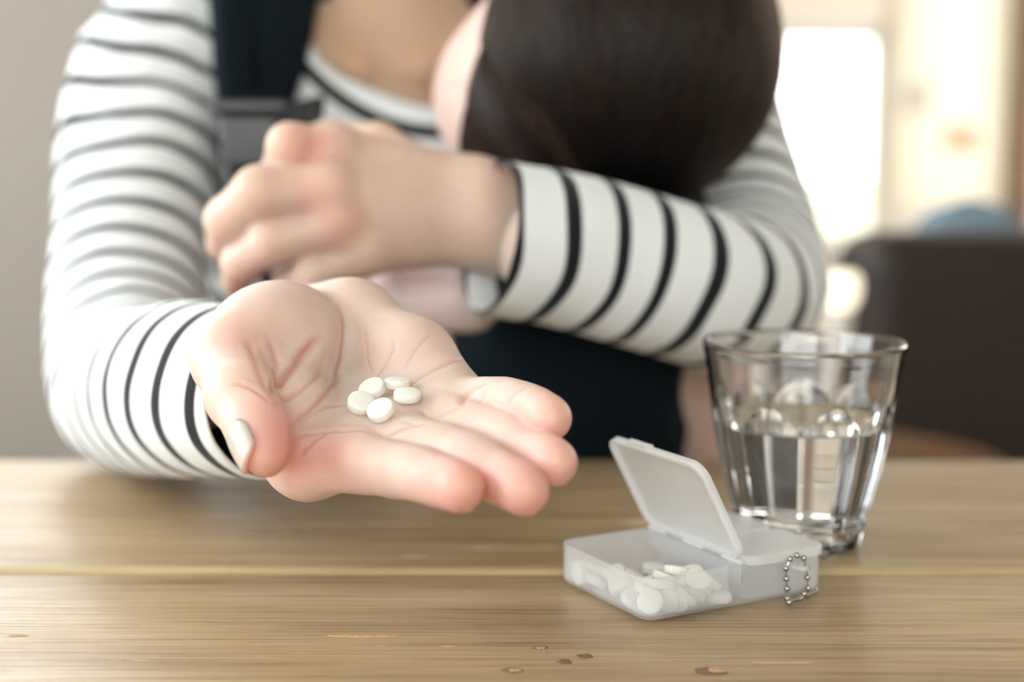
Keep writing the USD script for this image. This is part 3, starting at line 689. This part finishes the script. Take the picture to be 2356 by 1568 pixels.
v, f, s = sleeve(l_ctrl, [.058, .056, .052, .048, .045, .0415, .040, .039, .0385], .0272, .06, lambda x: .0012 + .0014 * np.exp(-((x - .62) / .1) ** 2), 8)
obj('sleeve', (v, f), M['stripes'], shirt, True, stripe=s)
tv, tf = surface_net(lambda p: smax(smin(legs_sdf(p), sd_ell(p, HIP, EX, (.14, .12, .11)), .04) - .006, .06 - p[:, 2], .004), np.array([-.42, .50, .03]), np.array([.35, 1.30, .75]), .008)
obj('trousers', (tv, tf), M['trousers'], woman, True)
# hair: a smooth cap with a side part and two long locks, her right one added to shade the neck
def wig_sdf(p):
    d = sd_ell(p, hd + [0, .022, .040], EX, (.088, .104, .100))
    d = smax(d, -sd_ell(p, hd + [0, -.105, -.025], EX, (.066, .07, .085)), .012)
    d = smin(d, sd_cone(p, hd + [.062, .0, .0], P(1092, -70, .985), .030, .018), .02)
    d = smin(d, sd_cone(p, P(1092, -70, .985), P(1150, 60, .97), .018, .012), .015)
    d = smin(d, sd_cone(p, hd + [-.066, .02, .0], P(745, -55, .985), .030, .026), .02)  # added lock, keeps the side light off the neck
    return smin(d, sd_cone(p, hd + [0, .09, .0], hd + [0, .105, -.15], .05, .03), .03)
wv, wf = surface_net(wig_sdf, hd - [.16, .2, .25], hd + [.2, .22, .2], .004)
wv = wv + normals_of(wv, wf) * ((meshkit.noise(wv * [160, 160, 14]) - .5) * .004)[:, None]
obj('hair', (wv, wf), M['hair_shell'], woman, True)
for s in (-1, 1): obj('eye', trimesh.creation.icosphere(3, .0115).apply_translation(hd + [s * .031, -.080, .014]), M['eye'], woman, True)
obj('lips', trimesh.Trimesh(np.array(trimesh.creation.icosphere(3).vertices) * [.020, .006, .006] + hd + [0, -.095, -.052], trimesh.creation.icosphere(3).faces), M['lip'], woman, True)
sl = thing('stool', 'dark wooden stool under the seated person behind the table', 'stool', (HIP[0], HIP[1] + .02, 0))
zs = HIP[2] - .13
obj('seat', box((HIP[0], HIP[1] + .02, zs - .02), (.36, .36, .04), .012), M['stool'], sl)
for a in (-1, 1):
    for b in (-1, 1): obj('leg', tube([(HIP[0] + a * .14, HIP[1] + .02 + b * .14, zs - .03), (HIP[0] + a * .17, HIP[1] + .02 + b * .17, .014)], .014, 12), M['stool'], sl)

# ------------------------------------------------------------------ the baby and the carrier
BH = P(1440, 128, .815)
def bface_sdf(p):
    d = sd_ell(p, BH, EX, (.080, .074, .082))
    d = smin(d, sd_ell(p, P(1200, 192, .850), EX, (.0465, .048, .047)), .03)           # the cheek turned to her chest
    d = smin(d, sd_ell(p, P(1120, 250, .858), EX, (.024, .026, .028)), .03)
    d = smin(d, sd_ell(p, P(1215, 300, .824), EX, (.038, .040, .043)), .03)
    d = smin(d, sd_cone(p, P(1085, 170, .862), P(1056, 205, .868), .007, .008), .012)   # nose
    for c in (P(1150, 195, .812),): d = smin(d, sd_ell(p, c, EX, (.009, .010, .016)), .006)
    return d
def bbody_sdf(p):
    d = bface_sdf(p)
    c = BH + [-.01, .035, -.06]
    d = smin(d, sd_cone(p, c, c + [0, .0, -.04], .04, .045), .02)
    d = smin(d, sd_ell(p, P(1330, 760, .862), EX, (.072, .055, .125)), .03)
    for s, k, a in ((-1, P(1000, 860, .86), P(960, 1120, .87)), (1, P(1590, 850, .865), P(1612, 1100, .865))):
        e = smin(sd_cone(p, P(1330 + s * 120, 930, .868), k, .036, .028), sd_cone(p, k, a, .027, .020), .015)
        e = smin(e, sd_cone(p, a, a + [0, -.045, -.012], .018, .013), .012)
        d = smin(d, e, .015)
    e = smin(sd_cone(p, P(1180, 520, .83), P(1072, 682, .776), .022, .013), sd_cone(p, P(1072, 682, .776), P(900, 690, .765), .012, .011), .01)
    e = smin(e, sd_ell(p, P(850, 690, .765), EX, (.017, .012, .013)), .008)
    for k in range(4): e = smin(e, sd_cone(p, P(838, 672 + 12 * k, .762), P(800, 676 + 12 * k, .768), .0048, .004), .003)
    return smin(d, e, .012)
bb = thing('baby', 'dark haired baby asleep against the chest with its face turned away', 'person', P(1330, 1000, .87))
v, f = surface_net(bbody_sdf, np.array([-.16, .70, T - .14]), np.array([.25, .98, T + .36]), .0035)
v = relax(v, f)
red = .75 * np.exp(-(np.linalg.norm(v - P(1150, 195, .812), axis=1) / .018) ** 2) + .15
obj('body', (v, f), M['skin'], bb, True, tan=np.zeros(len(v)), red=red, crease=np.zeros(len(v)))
def bhair_sdf(p):
    d = sd_ell(p, BH + [.001, .001, .001], EX, (.0845, .0785, .0865))
    d = smin(d, sd_ell(p, P(1215, 300, .822), EX, (.042, .045, .048)), .03)
    nb = unit([-.94, -.05, .34]); db = np.array([-.34, 0, -.94]); sb = np.cross(nb, db)
    return smax(d, -sd_ell(p, P(1122, 185, .845) + nb * .075, [nb, sb, db], (.075, .09, .17)), .008)
v, f = surface_net(bhair_sdf, BH - .12, BH + .12, .003)
hr = obj('hair', (v, f), M['hair_shell'], bb, True)
rng = np.random.default_rng(11)
crown = unit([.06, .10, .99]); cand = rng.normal(size=(26000, 3)); cand /= np.linalg.norm(cand, axis=1, keepdims=True)
cand = cand[(cand[:, 1] < .55)]
rad = np.array([.0848, .0788, .0868])
tree_h = cKDTree(v)
pts, wid, cnt = [], [], []
ax1 = np.cross(crown, [0, 1, 0]); ax1 = unit(ax1); ax2 = np.cross(crown, ax1)
for c in cand[:11000]:
    pol = math.acos(np.clip(c @ crown, -1, 1)); az = math.atan2(c @ ax2, c @ ax1)
    L = rng.uniform(.45, .95); k = np.linspace(0, 1, 9)
    wob = rng.normal(0, .05); p0 = pol
    pp = p0 + k * L; aa = az + wob * k * 2 + .05 * np.sin(k * 5 + az * 9) + .10 * np.sin(az * 7 + pp * 2) * k
    d = np.cos(pp)[:, None] * crown + np.sin(pp)[:, None] * (np.cos(aa)[:, None] * ax1 + np.sin(aa)[:, None] * ax2)
    cl = meshkit.noise(np.array([[math.cos(az) * 5, math.sin(az) * 5, 3.]]))[0] + .6 * meshkit.noise(np.array([[math.cos(az) * 13, math.sin(az) * 13, 7.]]))[0]
    q = BH + .001 + d * rad * (1 + (.012 + .035 * (cl - .8)) * np.sin(np.minimum(pp, 2.4) / 2.4 * 2.8) + rng.uniform(-.005, .008))[:, None]
    dq, jq = tree_h.query(q); ok = dq < .014
    q = np.where((dq > .003)[:, None], v[jq] + (q - BH) / np.linalg.norm(q - BH, axis=1, keepdims=True) * .001, q)
    if ok[0] and ok.sum() >= 4:
        n = int(np.argmin(ok)) if not ok.all() else len(q)
        if n >= 4:
            pts.append(q[:n]); cnt.append(n); wid.append(np.linspace(.00032, .0001, n))
cv = UsdGeom.BasisCurves.Define(stage, path_for('hair_strands', bb)); cv.CreateTypeAttr('linear')
cv.CreatePointsAttr(Vt.Vec3fArray.FromNumpy((np.vstack(pts) - where[bb]).astype(np.float32))); cv.CreateCurveVertexCountsAttr(Vt.IntArray(cnt))
cv.CreateWidthsAttr(Vt.FloatArray.FromNumpy(np.concatenate(wid).astype(np.float32))); cv.SetWidthsInterpolation('vertex')
UsdShade.MaterialBindingAPI.Apply(cv.GetPrim()).Bind(M['hair']); tag(cv.GetPrim(), kind='stuff')
# its pale pink sleeve
def bs_sdf(p): return smin(sd_cone(p, P(1180, 520, .83), P(1075, 682, .775), .026, .0175), sd_cone(p, P(1075, 682, .775), P(905, 690, .763), .0165, .0165), .012)
v, f = surface_net(bs_sdf, np.array([-.12, .70, T - .05]), np.array([.08, .9, T + .2]), .003)
v = v + normals_of(v, f) * ((meshkit.fbm(v * 60, 3, 2) - .5) * .004)[:, None]
obj('pink_sleeve', (v, f), M['pink'], bb, True)

cr = thing('baby_carrier', 'dark navy cloth baby carrier with padded shoulder strap and black buckle', 'baby carrier', P(1330, 1000, .9))
def worn_sdf(p):                       # the shirt with its sleeves
    d = torso_sdf(p)
    for c in (r_ctrl, l_ctrl):
        for k, (a, b) in enumerate(((.062, .061), (.061, .056), (.056, .051))): d = smin(d, sd_cone(p, c[k], c[k + 1], a, b), .03)
    return d
def strap_mesh(ctrl, wid, thick, ridge, snap=False):
    q = spline(ctrl, .006)
    if snap:                           # the strap lies on the shirt
        for _ in range(8):
            g0 = worn_sdf(q.astype(np.float32)); g = np.stack([worn_sdf((q + e * .002).astype(np.float32)) - g0 for e in EX], 1) / .002
            q = q - np.where(g0 > thick * .42, g0 - thick * .42, np.minimum(g0 - thick * .42, 0))[:, None] * g / np.maximum((g * g).sum(1), .3)[:, None] * .6
        for _ in range(12): q[1:-1] = (q[:-2] + 2 * q[1:-1] + q[2:]) / 4
    t = np.gradient(q, axis=0); t /= np.linalg.norm(t, axis=1, keepdims=True)
    k = np.linspace(0, 1, len(q)); W = np.interp(k, np.linspace(0, 1, len(wid)), wid)
    m = 40; a = np.arange(m) * 2 * np.pi / m; v = []
    for i in range(len(q)):
        out = np.array([-.12, -1, .35])
        if snap: c0 = q[i:i + 1].astype(np.float32); out = np.array([float(worn_sdf((c0 + e * .004).astype(np.float32))[0] - worn_sdf(c0)[0]) for e in EX])
        out = unit(out - t[i] * (out @ t[i])); s = np.cross(t[i], out)
        c, d = np.sign(np.cos(a)) * np.abs(np.cos(a)) ** .7, np.sign(np.sin(a)) * np.abs(np.sin(a)) ** .7
        bulge = 1 - ridge * np.exp(-((c - .28) / .07) ** 2) - ridge * np.exp(-((c + .62) / .05) ** 2)
        v.append(q[i] + np.outer(c * W[i] / 2, s) + np.outer(d * thick / 2 * bulge, out))
    v = np.array(v); n = len(q); i, j = np.meshgrid(np.arange(n - 1), np.arange(m), indexing='ij'); jn = (j + 1) % m
    f = np.stack([i * m + j, i * m + jn, (i + 1) * m + jn, (i + 1) * m + j], -1).reshape(-1, 4)
    V = np.vstack([v.reshape(-1, 3), q[:1], q[-1:]]); F = [f[:, [0, 1, 2]], f[:, [0, 2, 3]]]
    jj = np.arange(m); F.append(np.stack([np.full(m, n * m), (jj + 1) % m, jj], 1)); F.append(np.stack([np.full(m, n * m + 1), (n - 1) * m + jj, (n - 1) * m + (jj + 1) % m], 1))
    F = np.vstack(F); mm = trimesh.Trimesh(V, F, process=False)
    return V, (F if mm.volume > 0 else F[:, ::-1])
sp = [P(545, -330, 1.10), P(560, -180, 1.02), P(595, -40, .952), P(640, 90, .912), P(668, 200, .893), P(690, 300, .885)]
obj('shoulder_strap', strap_mesh(sp, [.076, .080, .082, .080, .072, .062], .022, .55, True), M['navy'], cr, True)
sp2 = [P(1390, -330, 1.10), P(1370, -180, 1.02), P(1340, -40, .955), P(1310, 90, .925), P(1290, 230, .91), P(1285, 380, .90)]
obj('shoulder_strap', strap_mesh(sp2, [.066, .068, .070, .068, .062, .055], .022, .55, True), M['navy'], cr, True)
obj('webbing', strap_mesh([P(660, 250, .893), P(640, 330, .872), P(625, 420, .865), P(700, 560, .86), P(860, 700, .86)], [.05, .04, .032, .03, .03], .006, .0), M['black_web'], cr, True)
def buckle(c, s):
    return [box(c, (.034 * s, .010, .030 * s), .004), box(c + [-.012 * s, -.002, -.026 * s], (.007 * s, .009, .026 * s), .003), box(c + [.012 * s, -.002, -.026 * s], (.007 * s, .009, .026 * s), .003), box(c + [0, -.003, .019 * s], (.044 * s, .012, .008), .003)]
obj('buckle', join(buckle(P(578, 325, .852), 1.05)), M['buckle'], cr, 40)
obj('adjuster_tab', box(P(541, 314, .856), (.009, .008, .022), .003), M['tab'], cr, 40, label='pale blue-grey adjuster tab')
def panel_sdf(p):
    d = sd_ell(p, P(1312, 830, .866), EX, (.071, .072, .105))
    d = smin(d, sd_ell(p, P(1350, 560, .842), EX, (.075, .055, .075)), .04)
    d = smin(d, sd_cone(p, P(1180, 1020, .885), P(1370, 1020, .885), .060, .050), .05)
    return d
v, f = surface_net(panel_sdf, np.array([-.14, .72, T - .16]), np.array([.19, 1.0, T + .16]), .004)
v = relax(v, f); v = v + normals_of(v, f) * ((meshkit.fbm(v * 28, 3, 6) - .5) * .006)[:, None]
obj('body_panel', (v, f), M['navy'], cr, True)
obj('waist_belt', lathe([(.168, T - .10), (.180, T - .095), (.183, T - .06), (.180, T - .025), (.168, T - .02), (.160, T - .06), (.168, T - .10)], 64, (NECK[0] + .01, 1.075, 0)), M['navy'], cr, True)

# ------------------------------------------------------------------ tumbler and water
GC = np.array([P(1837, 1230, .612)[0], .612, T])
GR = [(.0, .0250), (.0015, .0268), (.004, .0275), (.010, .0283), (.022, .0312), (.035, .0346), (.048, .0374), (.058, .0389), (.066, .0398), (.076, .0412), (.084, .0426), (.0885, .0436), (.0896, .0435), (.0900, .0430)]
zz = np.array([z for z, r in GR]); rr_ = np.array([r for z, r in GR])
def glass_mesh():
    n = 216; th = np.arange(n) * 2 * np.pi / n; rot = math.radians(-12 - 90)
    zs = np.unique(np.r_[np.linspace(0, .0885, 110), .0015, .0895, .090])
    R = np.interp(zs, zz, rr_)
    for _ in range(2): R[1:-4] = (R[:-5] + 2 * R[1:-4] + R[2:-3]) / 4
    dth = (th - rot) % (2 * np.pi / 9) - np.pi / 9
    cut = np.interp(zs, [0, .006, .012, .055, .0585, .0665, .068], [1.06, 1.0, .952, .952, .962, 1.0, 1.08])
    r = np.minimum(R[:, None], (R * cut)[:, None] / np.cos(dth)[None, :])
    k = 400.; 
    outer = np.stack([r * np.cos(th), r * np.sin(th), np.repeat(zs[:, None], n, 1)], -1)
    zi = np.r_[np.linspace(.0900, .0150, 90), .0125, .0110, .0105]
    Ri = np.minimum(np.interp(zi, zs, R * .952) - .0010, np.interp(zi, zs, R) - .0024)
    w_ = np.clip((zi - .058) / .012, 0, 1); Ri = Ri * (1 - w_) + w_ * (np.interp(zi, zs, R) - np.interp(zi, [.06, .088, .0905], [.0024, .0016, .0010]))
    s = np.ones(9) / 9; Ri = np.convolve(np.pad(Ri, 4, mode='edge'), s, 'valid')
    Ri[:6] = np.interp(zi[:6], zs, R) - np.interp(zi[:6], [.085, .0885, .0900], [.0017, .0016, .0009])
    Ri[-3:] *= [.96, .86, .70]
    inner = np.stack([Ri[:, None] * np.cos(th), Ri[:, None] * np.sin(th), np.repeat(zi[:, None], n, 1)], -1)
    ring = np.concatenate([outer, inner]); m = len(ring)
    V = np.vstack([ring.reshape(-1, 3), [[0, 0, .0004], [0, 0, .0104]]])
    V[:n, 2] += 0.0
    i, j = np.meshgrid(np.arange(m - 1), np.arange(n), indexing='ij'); jn = (j + 1) % n
    q = np.stack([i * n + j, i * n + jn, (i + 1) * n + jn, (i + 1) * n + j], -1).reshape(-1, 4)
    jj = np.arange(n)
    F = np.vstack([q[:, [0, 1, 2]], q[:, [0, 2, 3]], np.stack([np.full(n, m * n), (jj + 1) % n, jj], 1), np.stack([np.full(n, m * n + 1), (m - 1) * n + jj, (m - 1) * n + (jj + 1) % n], 1)])
    return V + GC, F, zi, Ri
V, F, zi, Ri = glass_mesh()
gl = thing('tumbler', 'clear faceted glass tumbler half full of water behind the tablet box', 'glass', GC)
obj('glass_body', (V, F), M['glass'], gl, 25)
WL = .0545
zw = np.r_[np.linspace(.0108, WL, 40)]; rw = np.interp(zw, zi[::-1], Ri[::-1]) + .00015
prof = [(0, .0103), *[(r, z) for r, z in zip(rw, zw)], (rw[-1] - .0012, WL - .0007), (rw[-1] - .004, WL - .0010), (0, WL - .0010)]
obj('water', lathe(prof, 144, GC), M['water'], None, 40, label='clear water filling the lower half of the glass tumbler', cat='water')

# ------------------------------------------------------------------ the tablet box
BN = ground(1483.6, 1437.6)
E1 = unit(ground(1900, 1360) - BN); E2 = np.array([-E1[1], E1[0], 0]); E3 = np.array([0, 0, 1.0])
def B_(u, v, z): return BN + (E1 * u + E2 * v + E3 * z) * .001
def boxed(m):                       # millimetres in the box's frame to the room
    v, f = arr(m); return BN + (v @ np.array([E1, E2, E3])) * .001, f
def boxpt(px, py, v):                # where the ray meets the upright plane at depth v in the box's frame
    r = FWD + (px - PW / 2) / F_PX * RGT + (PH / 2 - py) / F_PX * UP
    t = ((BN - CAM) @ E2 + v * .001) / (r @ E2); q = CAM + r * t - BN
    return np.array([q @ E1, q @ E2, q @ E3]) * 1000
def rrect(u0, v0, u1, v1, r, n=10):
    cs = []
    for cx, cy, a0 in ((u1 - r, v1 - r, 0), (u0 + r, v1 - r, 90), (u0 + r, v0 + r, 180), (u1 - r, v0 + r, 270)):
        for k in range(n + 1):
            a = math.radians(a0 + 90 * k / n); cs.append((cx + r * math.cos(a), cy + r * math.sin(a)))
    return np.array(cs)
def rounded(u0, v0, u1, v1, z0, z1, r, fil, top=.0):
    pts = []
    for k in range(7):
        a = math.pi / 2 * k / 6; ins = fil * (1 - math.sin(a)); z = z0 + fil * (1 - math.cos(a))
        pts += [(x, y, z) for x, y in rrect(u0 + ins, v0 + ins, u1 - ins, v1 - ins, max(r - ins, .3))]
    for k in range(4):
        a = math.pi / 2 * k / 3; ins = top * (1 - math.cos(a)); z = z1 - top * (1 - math.sin(a))
        pts += [(x, y, z) for x, y in rrect(u0 + ins, v0 + ins, u1 - ins, v1 - ins, max(r - ins, .3))]
    return m3.Manifold.hull_points(np.array(pts, float))
BL, BW = 85.0, 62.8
pb = thing('tablet_box', 'frosted plastic tablet box with one lid standing open on the table', 'box', B_(BL / 2, BW / 2, 0))
tray = rounded(0, 0, BL, BW, 0, 16.6, 7.0, 3.6)
tray -= m3.Manifold.cube((60, 90, 10)).translate((46.0, -10, 15.0))
for c in ((1.1, 1.1, 41.6, BW - 1.1, 5.9), (46.6, 1.1, BL - 1.1, 30.6, 4.5), (46.6, 32.0, BL - 1.1, BW - 1.1, 4.5)):
    tray -= rounded(*c[:4], 1.3, 30, c[4], 2.6)
tray -= m3.Manifold.cube((1.6, 70, 12)).translate((43.4, -2, 9.0))      # the groove of the double wall
obj('tray', boxed(tray), M['frost'], pb, 35)
def lid(u0, v0, u1, v1):
    a = rounded(u0, v0, u1, v1, 15.1, 18.9, 6.5, .3, .9)
    return a - rounded(u0 + 1.0, v0 + 1.0, u1 - 1.0, v1 - 1.0, 10, 17.8, 5.5, .2)
obj('closed_lid', boxed(lid(46.2, -.6, BL + .6, 30.9)), M['frost_lid'], pb, 35)
obj('closed_lid', boxed(lid(46.2, 31.7, BL + .6, BW + .6)), M['frost_lid'], pb, 35)
# the open lid: drawn flat (hinge along u = 0, growing towards -u), then swung up
LW, LH = BW + .6, 44.4
flat = rounded(-LH, -.3, 0, LW, 0, 3.4, 7.0, .2, .9) - rounded(-LH + 1.6, 1.3, -1.6, LW - 1.6, -5, 2.3, 5.6, .2)
flat += m3.Manifold.batch_hull([m3.Manifold.cube((1.2, 14.5, 3.2)).translate((-LH - .6, 33, .2)), m3.Manifold.cube((2.6, 12.5, 1.8)).translate((-LH - 1.4, 34, .6))])
ang = math.radians(61.5)
v, f = arr(flat); v = v.copy()
v = np.stack([v[:, 0] * math.cos(ang) + v[:, 2] * math.sin(ang), v[:, 1], -v[:, 0] * math.sin(ang) + v[:, 2] * math.cos(ang)], 1) + [43.6, 0, 17.2]
obj('open_lid', boxed((v, f)), M['frost_lid'], pb, 35, label='lid standing open with its clasp tab on top')
hin = [tube([(43.8, a, 17.0), (43.8, b, 17.0)], 1.0, 12) for a, b in ((1.5, 12), (26, 37), (51, 61.5))]
obj('hinge', boxed(join(hin)), M['frost_lid'], pb, 35)
eye = m3.Manifold.batch_hull([m3.Manifold.cylinder(1.5, 2.6, 2.6, 24).translate((71.0, -2.2, 11.6)), m3.Manifold.cube((7.5, .6, 1.5)).translate((67.2, -.2, 11.6))])
eye -= m3.Manifold.cylinder(4, 1.5, 1.5, 20).translate((71.0, -2.4, 10))
obj('chain_eyelet', boxed(eye), M['frost_lid'], pb, 35)

# ------------------------------------------------------------------ ball chain through the eyelet
ch_px = [(1817.6, 1285.1, -3.6), (1808.2, 1306.5, -3.6), (1808.9, 1330.1, -3.4), (1811, 1353.1, -3.2), (1812.4, 1374.1, -3.2), (1811, 1389, -4.4)]
cl = [boxpt(*p) for p in ch_px]; cl.append(cl[-1] + [-1.2, -2.6, -.9]); cl[-1][2] = 1.3; cl[-2][2] = max(cl[-2][2], 1.9)
cr_ = [boxpt(*p) for p in ((1834, 1276.8, -4.4), (1849, 1283.0, -2.6), (1855.4, 1304.6, -2.0), (1857.6, 1327.6, -2.0), (1858.9, 1351.8, -2.2), (1857.3, 1371, -2.4), (1849.7, 1383, -3.6), (1842, 1388, -5.0))]
cr_[-1][2] = 1.3; cr_[-2][2] = max(cr_[-2][2], 2.2)
bc = thing('ball_chain', 'short steel ball chain looped through the eyelet of the tablet box', 'chain', B_(*(cl[2] * [1, 1, 0])))
ballm = m3.Manifold.sphere(1.24, 28)
for p in cl + cr_: obj('ball', boxed(ballm.translate(tuple(p))), M['steel'], bc, True)
lk = cl[::-1] + cr_
for a, b in zip(lk[:-1], lk[1:]): obj('link', boxed(tube([a, b], .30, 8)), M['steel'], bc, 40)
a, b = boxpt(1853, 1386, -3.2), boxpt(1875, 1378.6, -1.0); a[2] = b[2] = 1.35
obj('connector', boxed(tube([a, b], 1.3, 16) - tube([a - [0, 0, 0], b], .7, 10)), M['steel'], bc, 40)
a, b = boxpt(1816, 1390, -5.0), boxpt(1842, 1388, -5.0); a[2] = b[2] = 1.2
obj('connector', boxed(tube([a, b], 1.1, 16)), M['steel'], bc, 40)

# ------------------------------------------------------------------ tablets
PR, PT = .0048, .0037
prof = [(0, -PT / 2), (PR * .55, -PT / 2 + .00004), (PR * .90, -PT / 2 + .00025), (PR * .985, -PT / 2 + .00055), (PR, -PT / 2 + .0008), (PR, PT / 2 - .0008), (PR * .985, PT / 2 - .00055), (PR * .90, PT / 2 - .00025), (PR * .55, PT / 2 - .00004), (0, PT / 2)]
pill_v, pill_f = lathe(prof, 40)
def turn(n):
    n = unit(n); x = unit(np.cross([.3, .9, .1], n)); return np.stack([x, np.cross(n, x), n], 1)
first = None
def tablet(c, n, label, group=None):
    global first
    R = turn(n)
    if first is None:
        p = path_for('tablet', None); x = UsdGeom.Xform.Define(stage, p); where[p] = np.zeros(3)
        x.AddTransformOp().Set(Gf.Matrix4d(*R[:, 0], 0, *R[:, 1], 0, *R[:, 2], 0, *map(float, c), 1)); tag(x.GetPrim(), label, 'tablet', group)
        obj('pill_body', (pill_v, pill_f), M['pill'], p, 38); first = p
    else: copy_of(first, 'tablet', label, c, group, 'tablet', R)
hand_pills = [(914, 881, (.02, .97, .20), 'white tablet at the back right of the five on the palm'), (937, 909, (.05, .94, .32), 'white tablet furthest right of the five on the palm'),
    (856, 894, (-.28, .74, .60), 'white tablet at the back left of the five on the palm, tipped against another'), (831, 926, (.22, .72, .65), 'white tablet furthest left of the five on the palm'),
    (876, 943, (-.30, .70, .65), 'white tablet nearest the fingers, brightest face, front of the five on the palm')]
placed = []
for px, py, n, lab in hand_pills:
    n = unit(n[0] * RGT + n[1] * UP - n[2] * FWD); R = turn(n)
    best = None
    for d in np.arange(.47, .56, .0003):
        c = P(px, py, d); w = (pill_v @ R.T + c).astype(np.float32)
        m = float(hand_sdf(w).min())
        if m < .0001: break
        if placed and min(np.linalg.norm(w[:, None] - q[None], axis=2).min() for q in placed) < .0006: break
        best = c
    placed.append((pill_v @ R.T + best).astype(np.float32)[::3])
    tablet(best, n, lab)
HEAP = [[31.9,14.0,3.9,0.79,0.33,0.52],[21.7,6.5,2.4,0.39,0.22,0.89],[4.9,4.3,4.9,-0.62,-0.62,0.48],[16.8,3.9,4.0,0.87,0.45,0.21],[4.6,14.4,3.2,0.15,-0.63,0.76],[25.6,6.1,4.5,0.64,0.17,0.75],[18.8,18.6,4.0,0.27,0.91,0.33],[37.0,18.1,3.0,0.51,-0.03,0.86],[15.1,11.0,4.0,-0.66,0.69,0.29],[28.9,7.2,5.8,0.68,0.2,0.71],[21.7,9.9,7.0,-0.48,0.61,0.63],[36.6,4.6,1.8,0.01,0.03,1.0],[25.9,13.8,1.9,0.03,-0.11,0.99],[12.4,16.0,5.3,-0.46,-0.63,0.62],[36.7,10.3,5.9,0.55,-0.12,0.83],[25.7,3.8,10.1,-0.13,-0.59,0.79],[22.6,12.8,12.0,0.25,0.15,0.96],[12.2,3.8,4.6,0.81,0.44,0.39],[30.0,14.0,9.4,-0.34,-0.01,0.94],[8.2,11.6,7.0,0.35,-0.04,0.94],[17.6,13.5,9.8,0.42,0.01,0.91],[11.9,7.2,9.9,0.14,0.13,0.98],[9.2,31.0,3.7,0.25,0.75,0.61],[8.2,20.6,1.7,0.0,-0.04,1.0],[1.8,49.0,4.7,1.0,-0.04,0.02],[5.8,42.3,2.7,0.43,-0.17,0.89],[12.5,51.3,1.8,-0.01,-0.01,1.0],[7.8,49.1,5.8,0.24,0.1,0.97],[7.2,26.5,3.5,0.06,0.69,0.72],[9.6,38.3,3.7,0.79,-0.19,0.59],[26.8,32.1,1.8,0.0,-0.02,1.0],[20.9,37.8,2.9,0.47,-0.2,0.86],[14.9,43.1,3.2,-0.69,-0.2,0.7],[20.7,25.2,1.8,0.0,0.01,1.0],[36.3,30.9,3.0,-0.15,0.49,0.86],[36.5,48.1,1.8,-0.0,-0.0,1.0]]
H_ = np.array(HEAP)
SPECIAL = {2: 'white tablet standing face on in the near corner of the tablet box'}
for key, lab in ((-H_[:, 2], 'topmost white tablet of the heap in the tablet box'), (-H_[:, 1] - H_[:, 0], 'white tablet lying by itself in the far inner corner of the open compartment'),
                 (H_[:, 0] - H_[:, 1], 'white tablet leaning on the left wall of the tablet box, farthest back'), (-H_[:, 0] + H_[:, 1], 'white tablet flat on the floor where the front wall meets the divider'),
                 (-H_[:, 0] + np.abs(H_[:, 1] - 31), 'white tablet halfway back against the divider below the open lid'), (np.abs(H_[:, 5]), 'white tablet standing most upright on its edge in the box'),
                 (-H_[:, 2] - H_[:, 0] * .1, 'white tablet high on the heap on the side of the divider')):
    for k in np.argsort(key):
        if int(k) not in SPECIAL: SPECIAL[int(k)] = lab; break
for k, (u, vv, zq, a, b, c) in enumerate(HEAP):
    tablet(B_(1.2 + u, 1.4 + vv, 1.5 + zq), E1 * a + E2 * b + E3 * c, SPECIAL.get(k, 'white tablet in the loose heap inside the open half of the tablet box'), None if k in SPECIAL else 'tablets heaped in the open box')
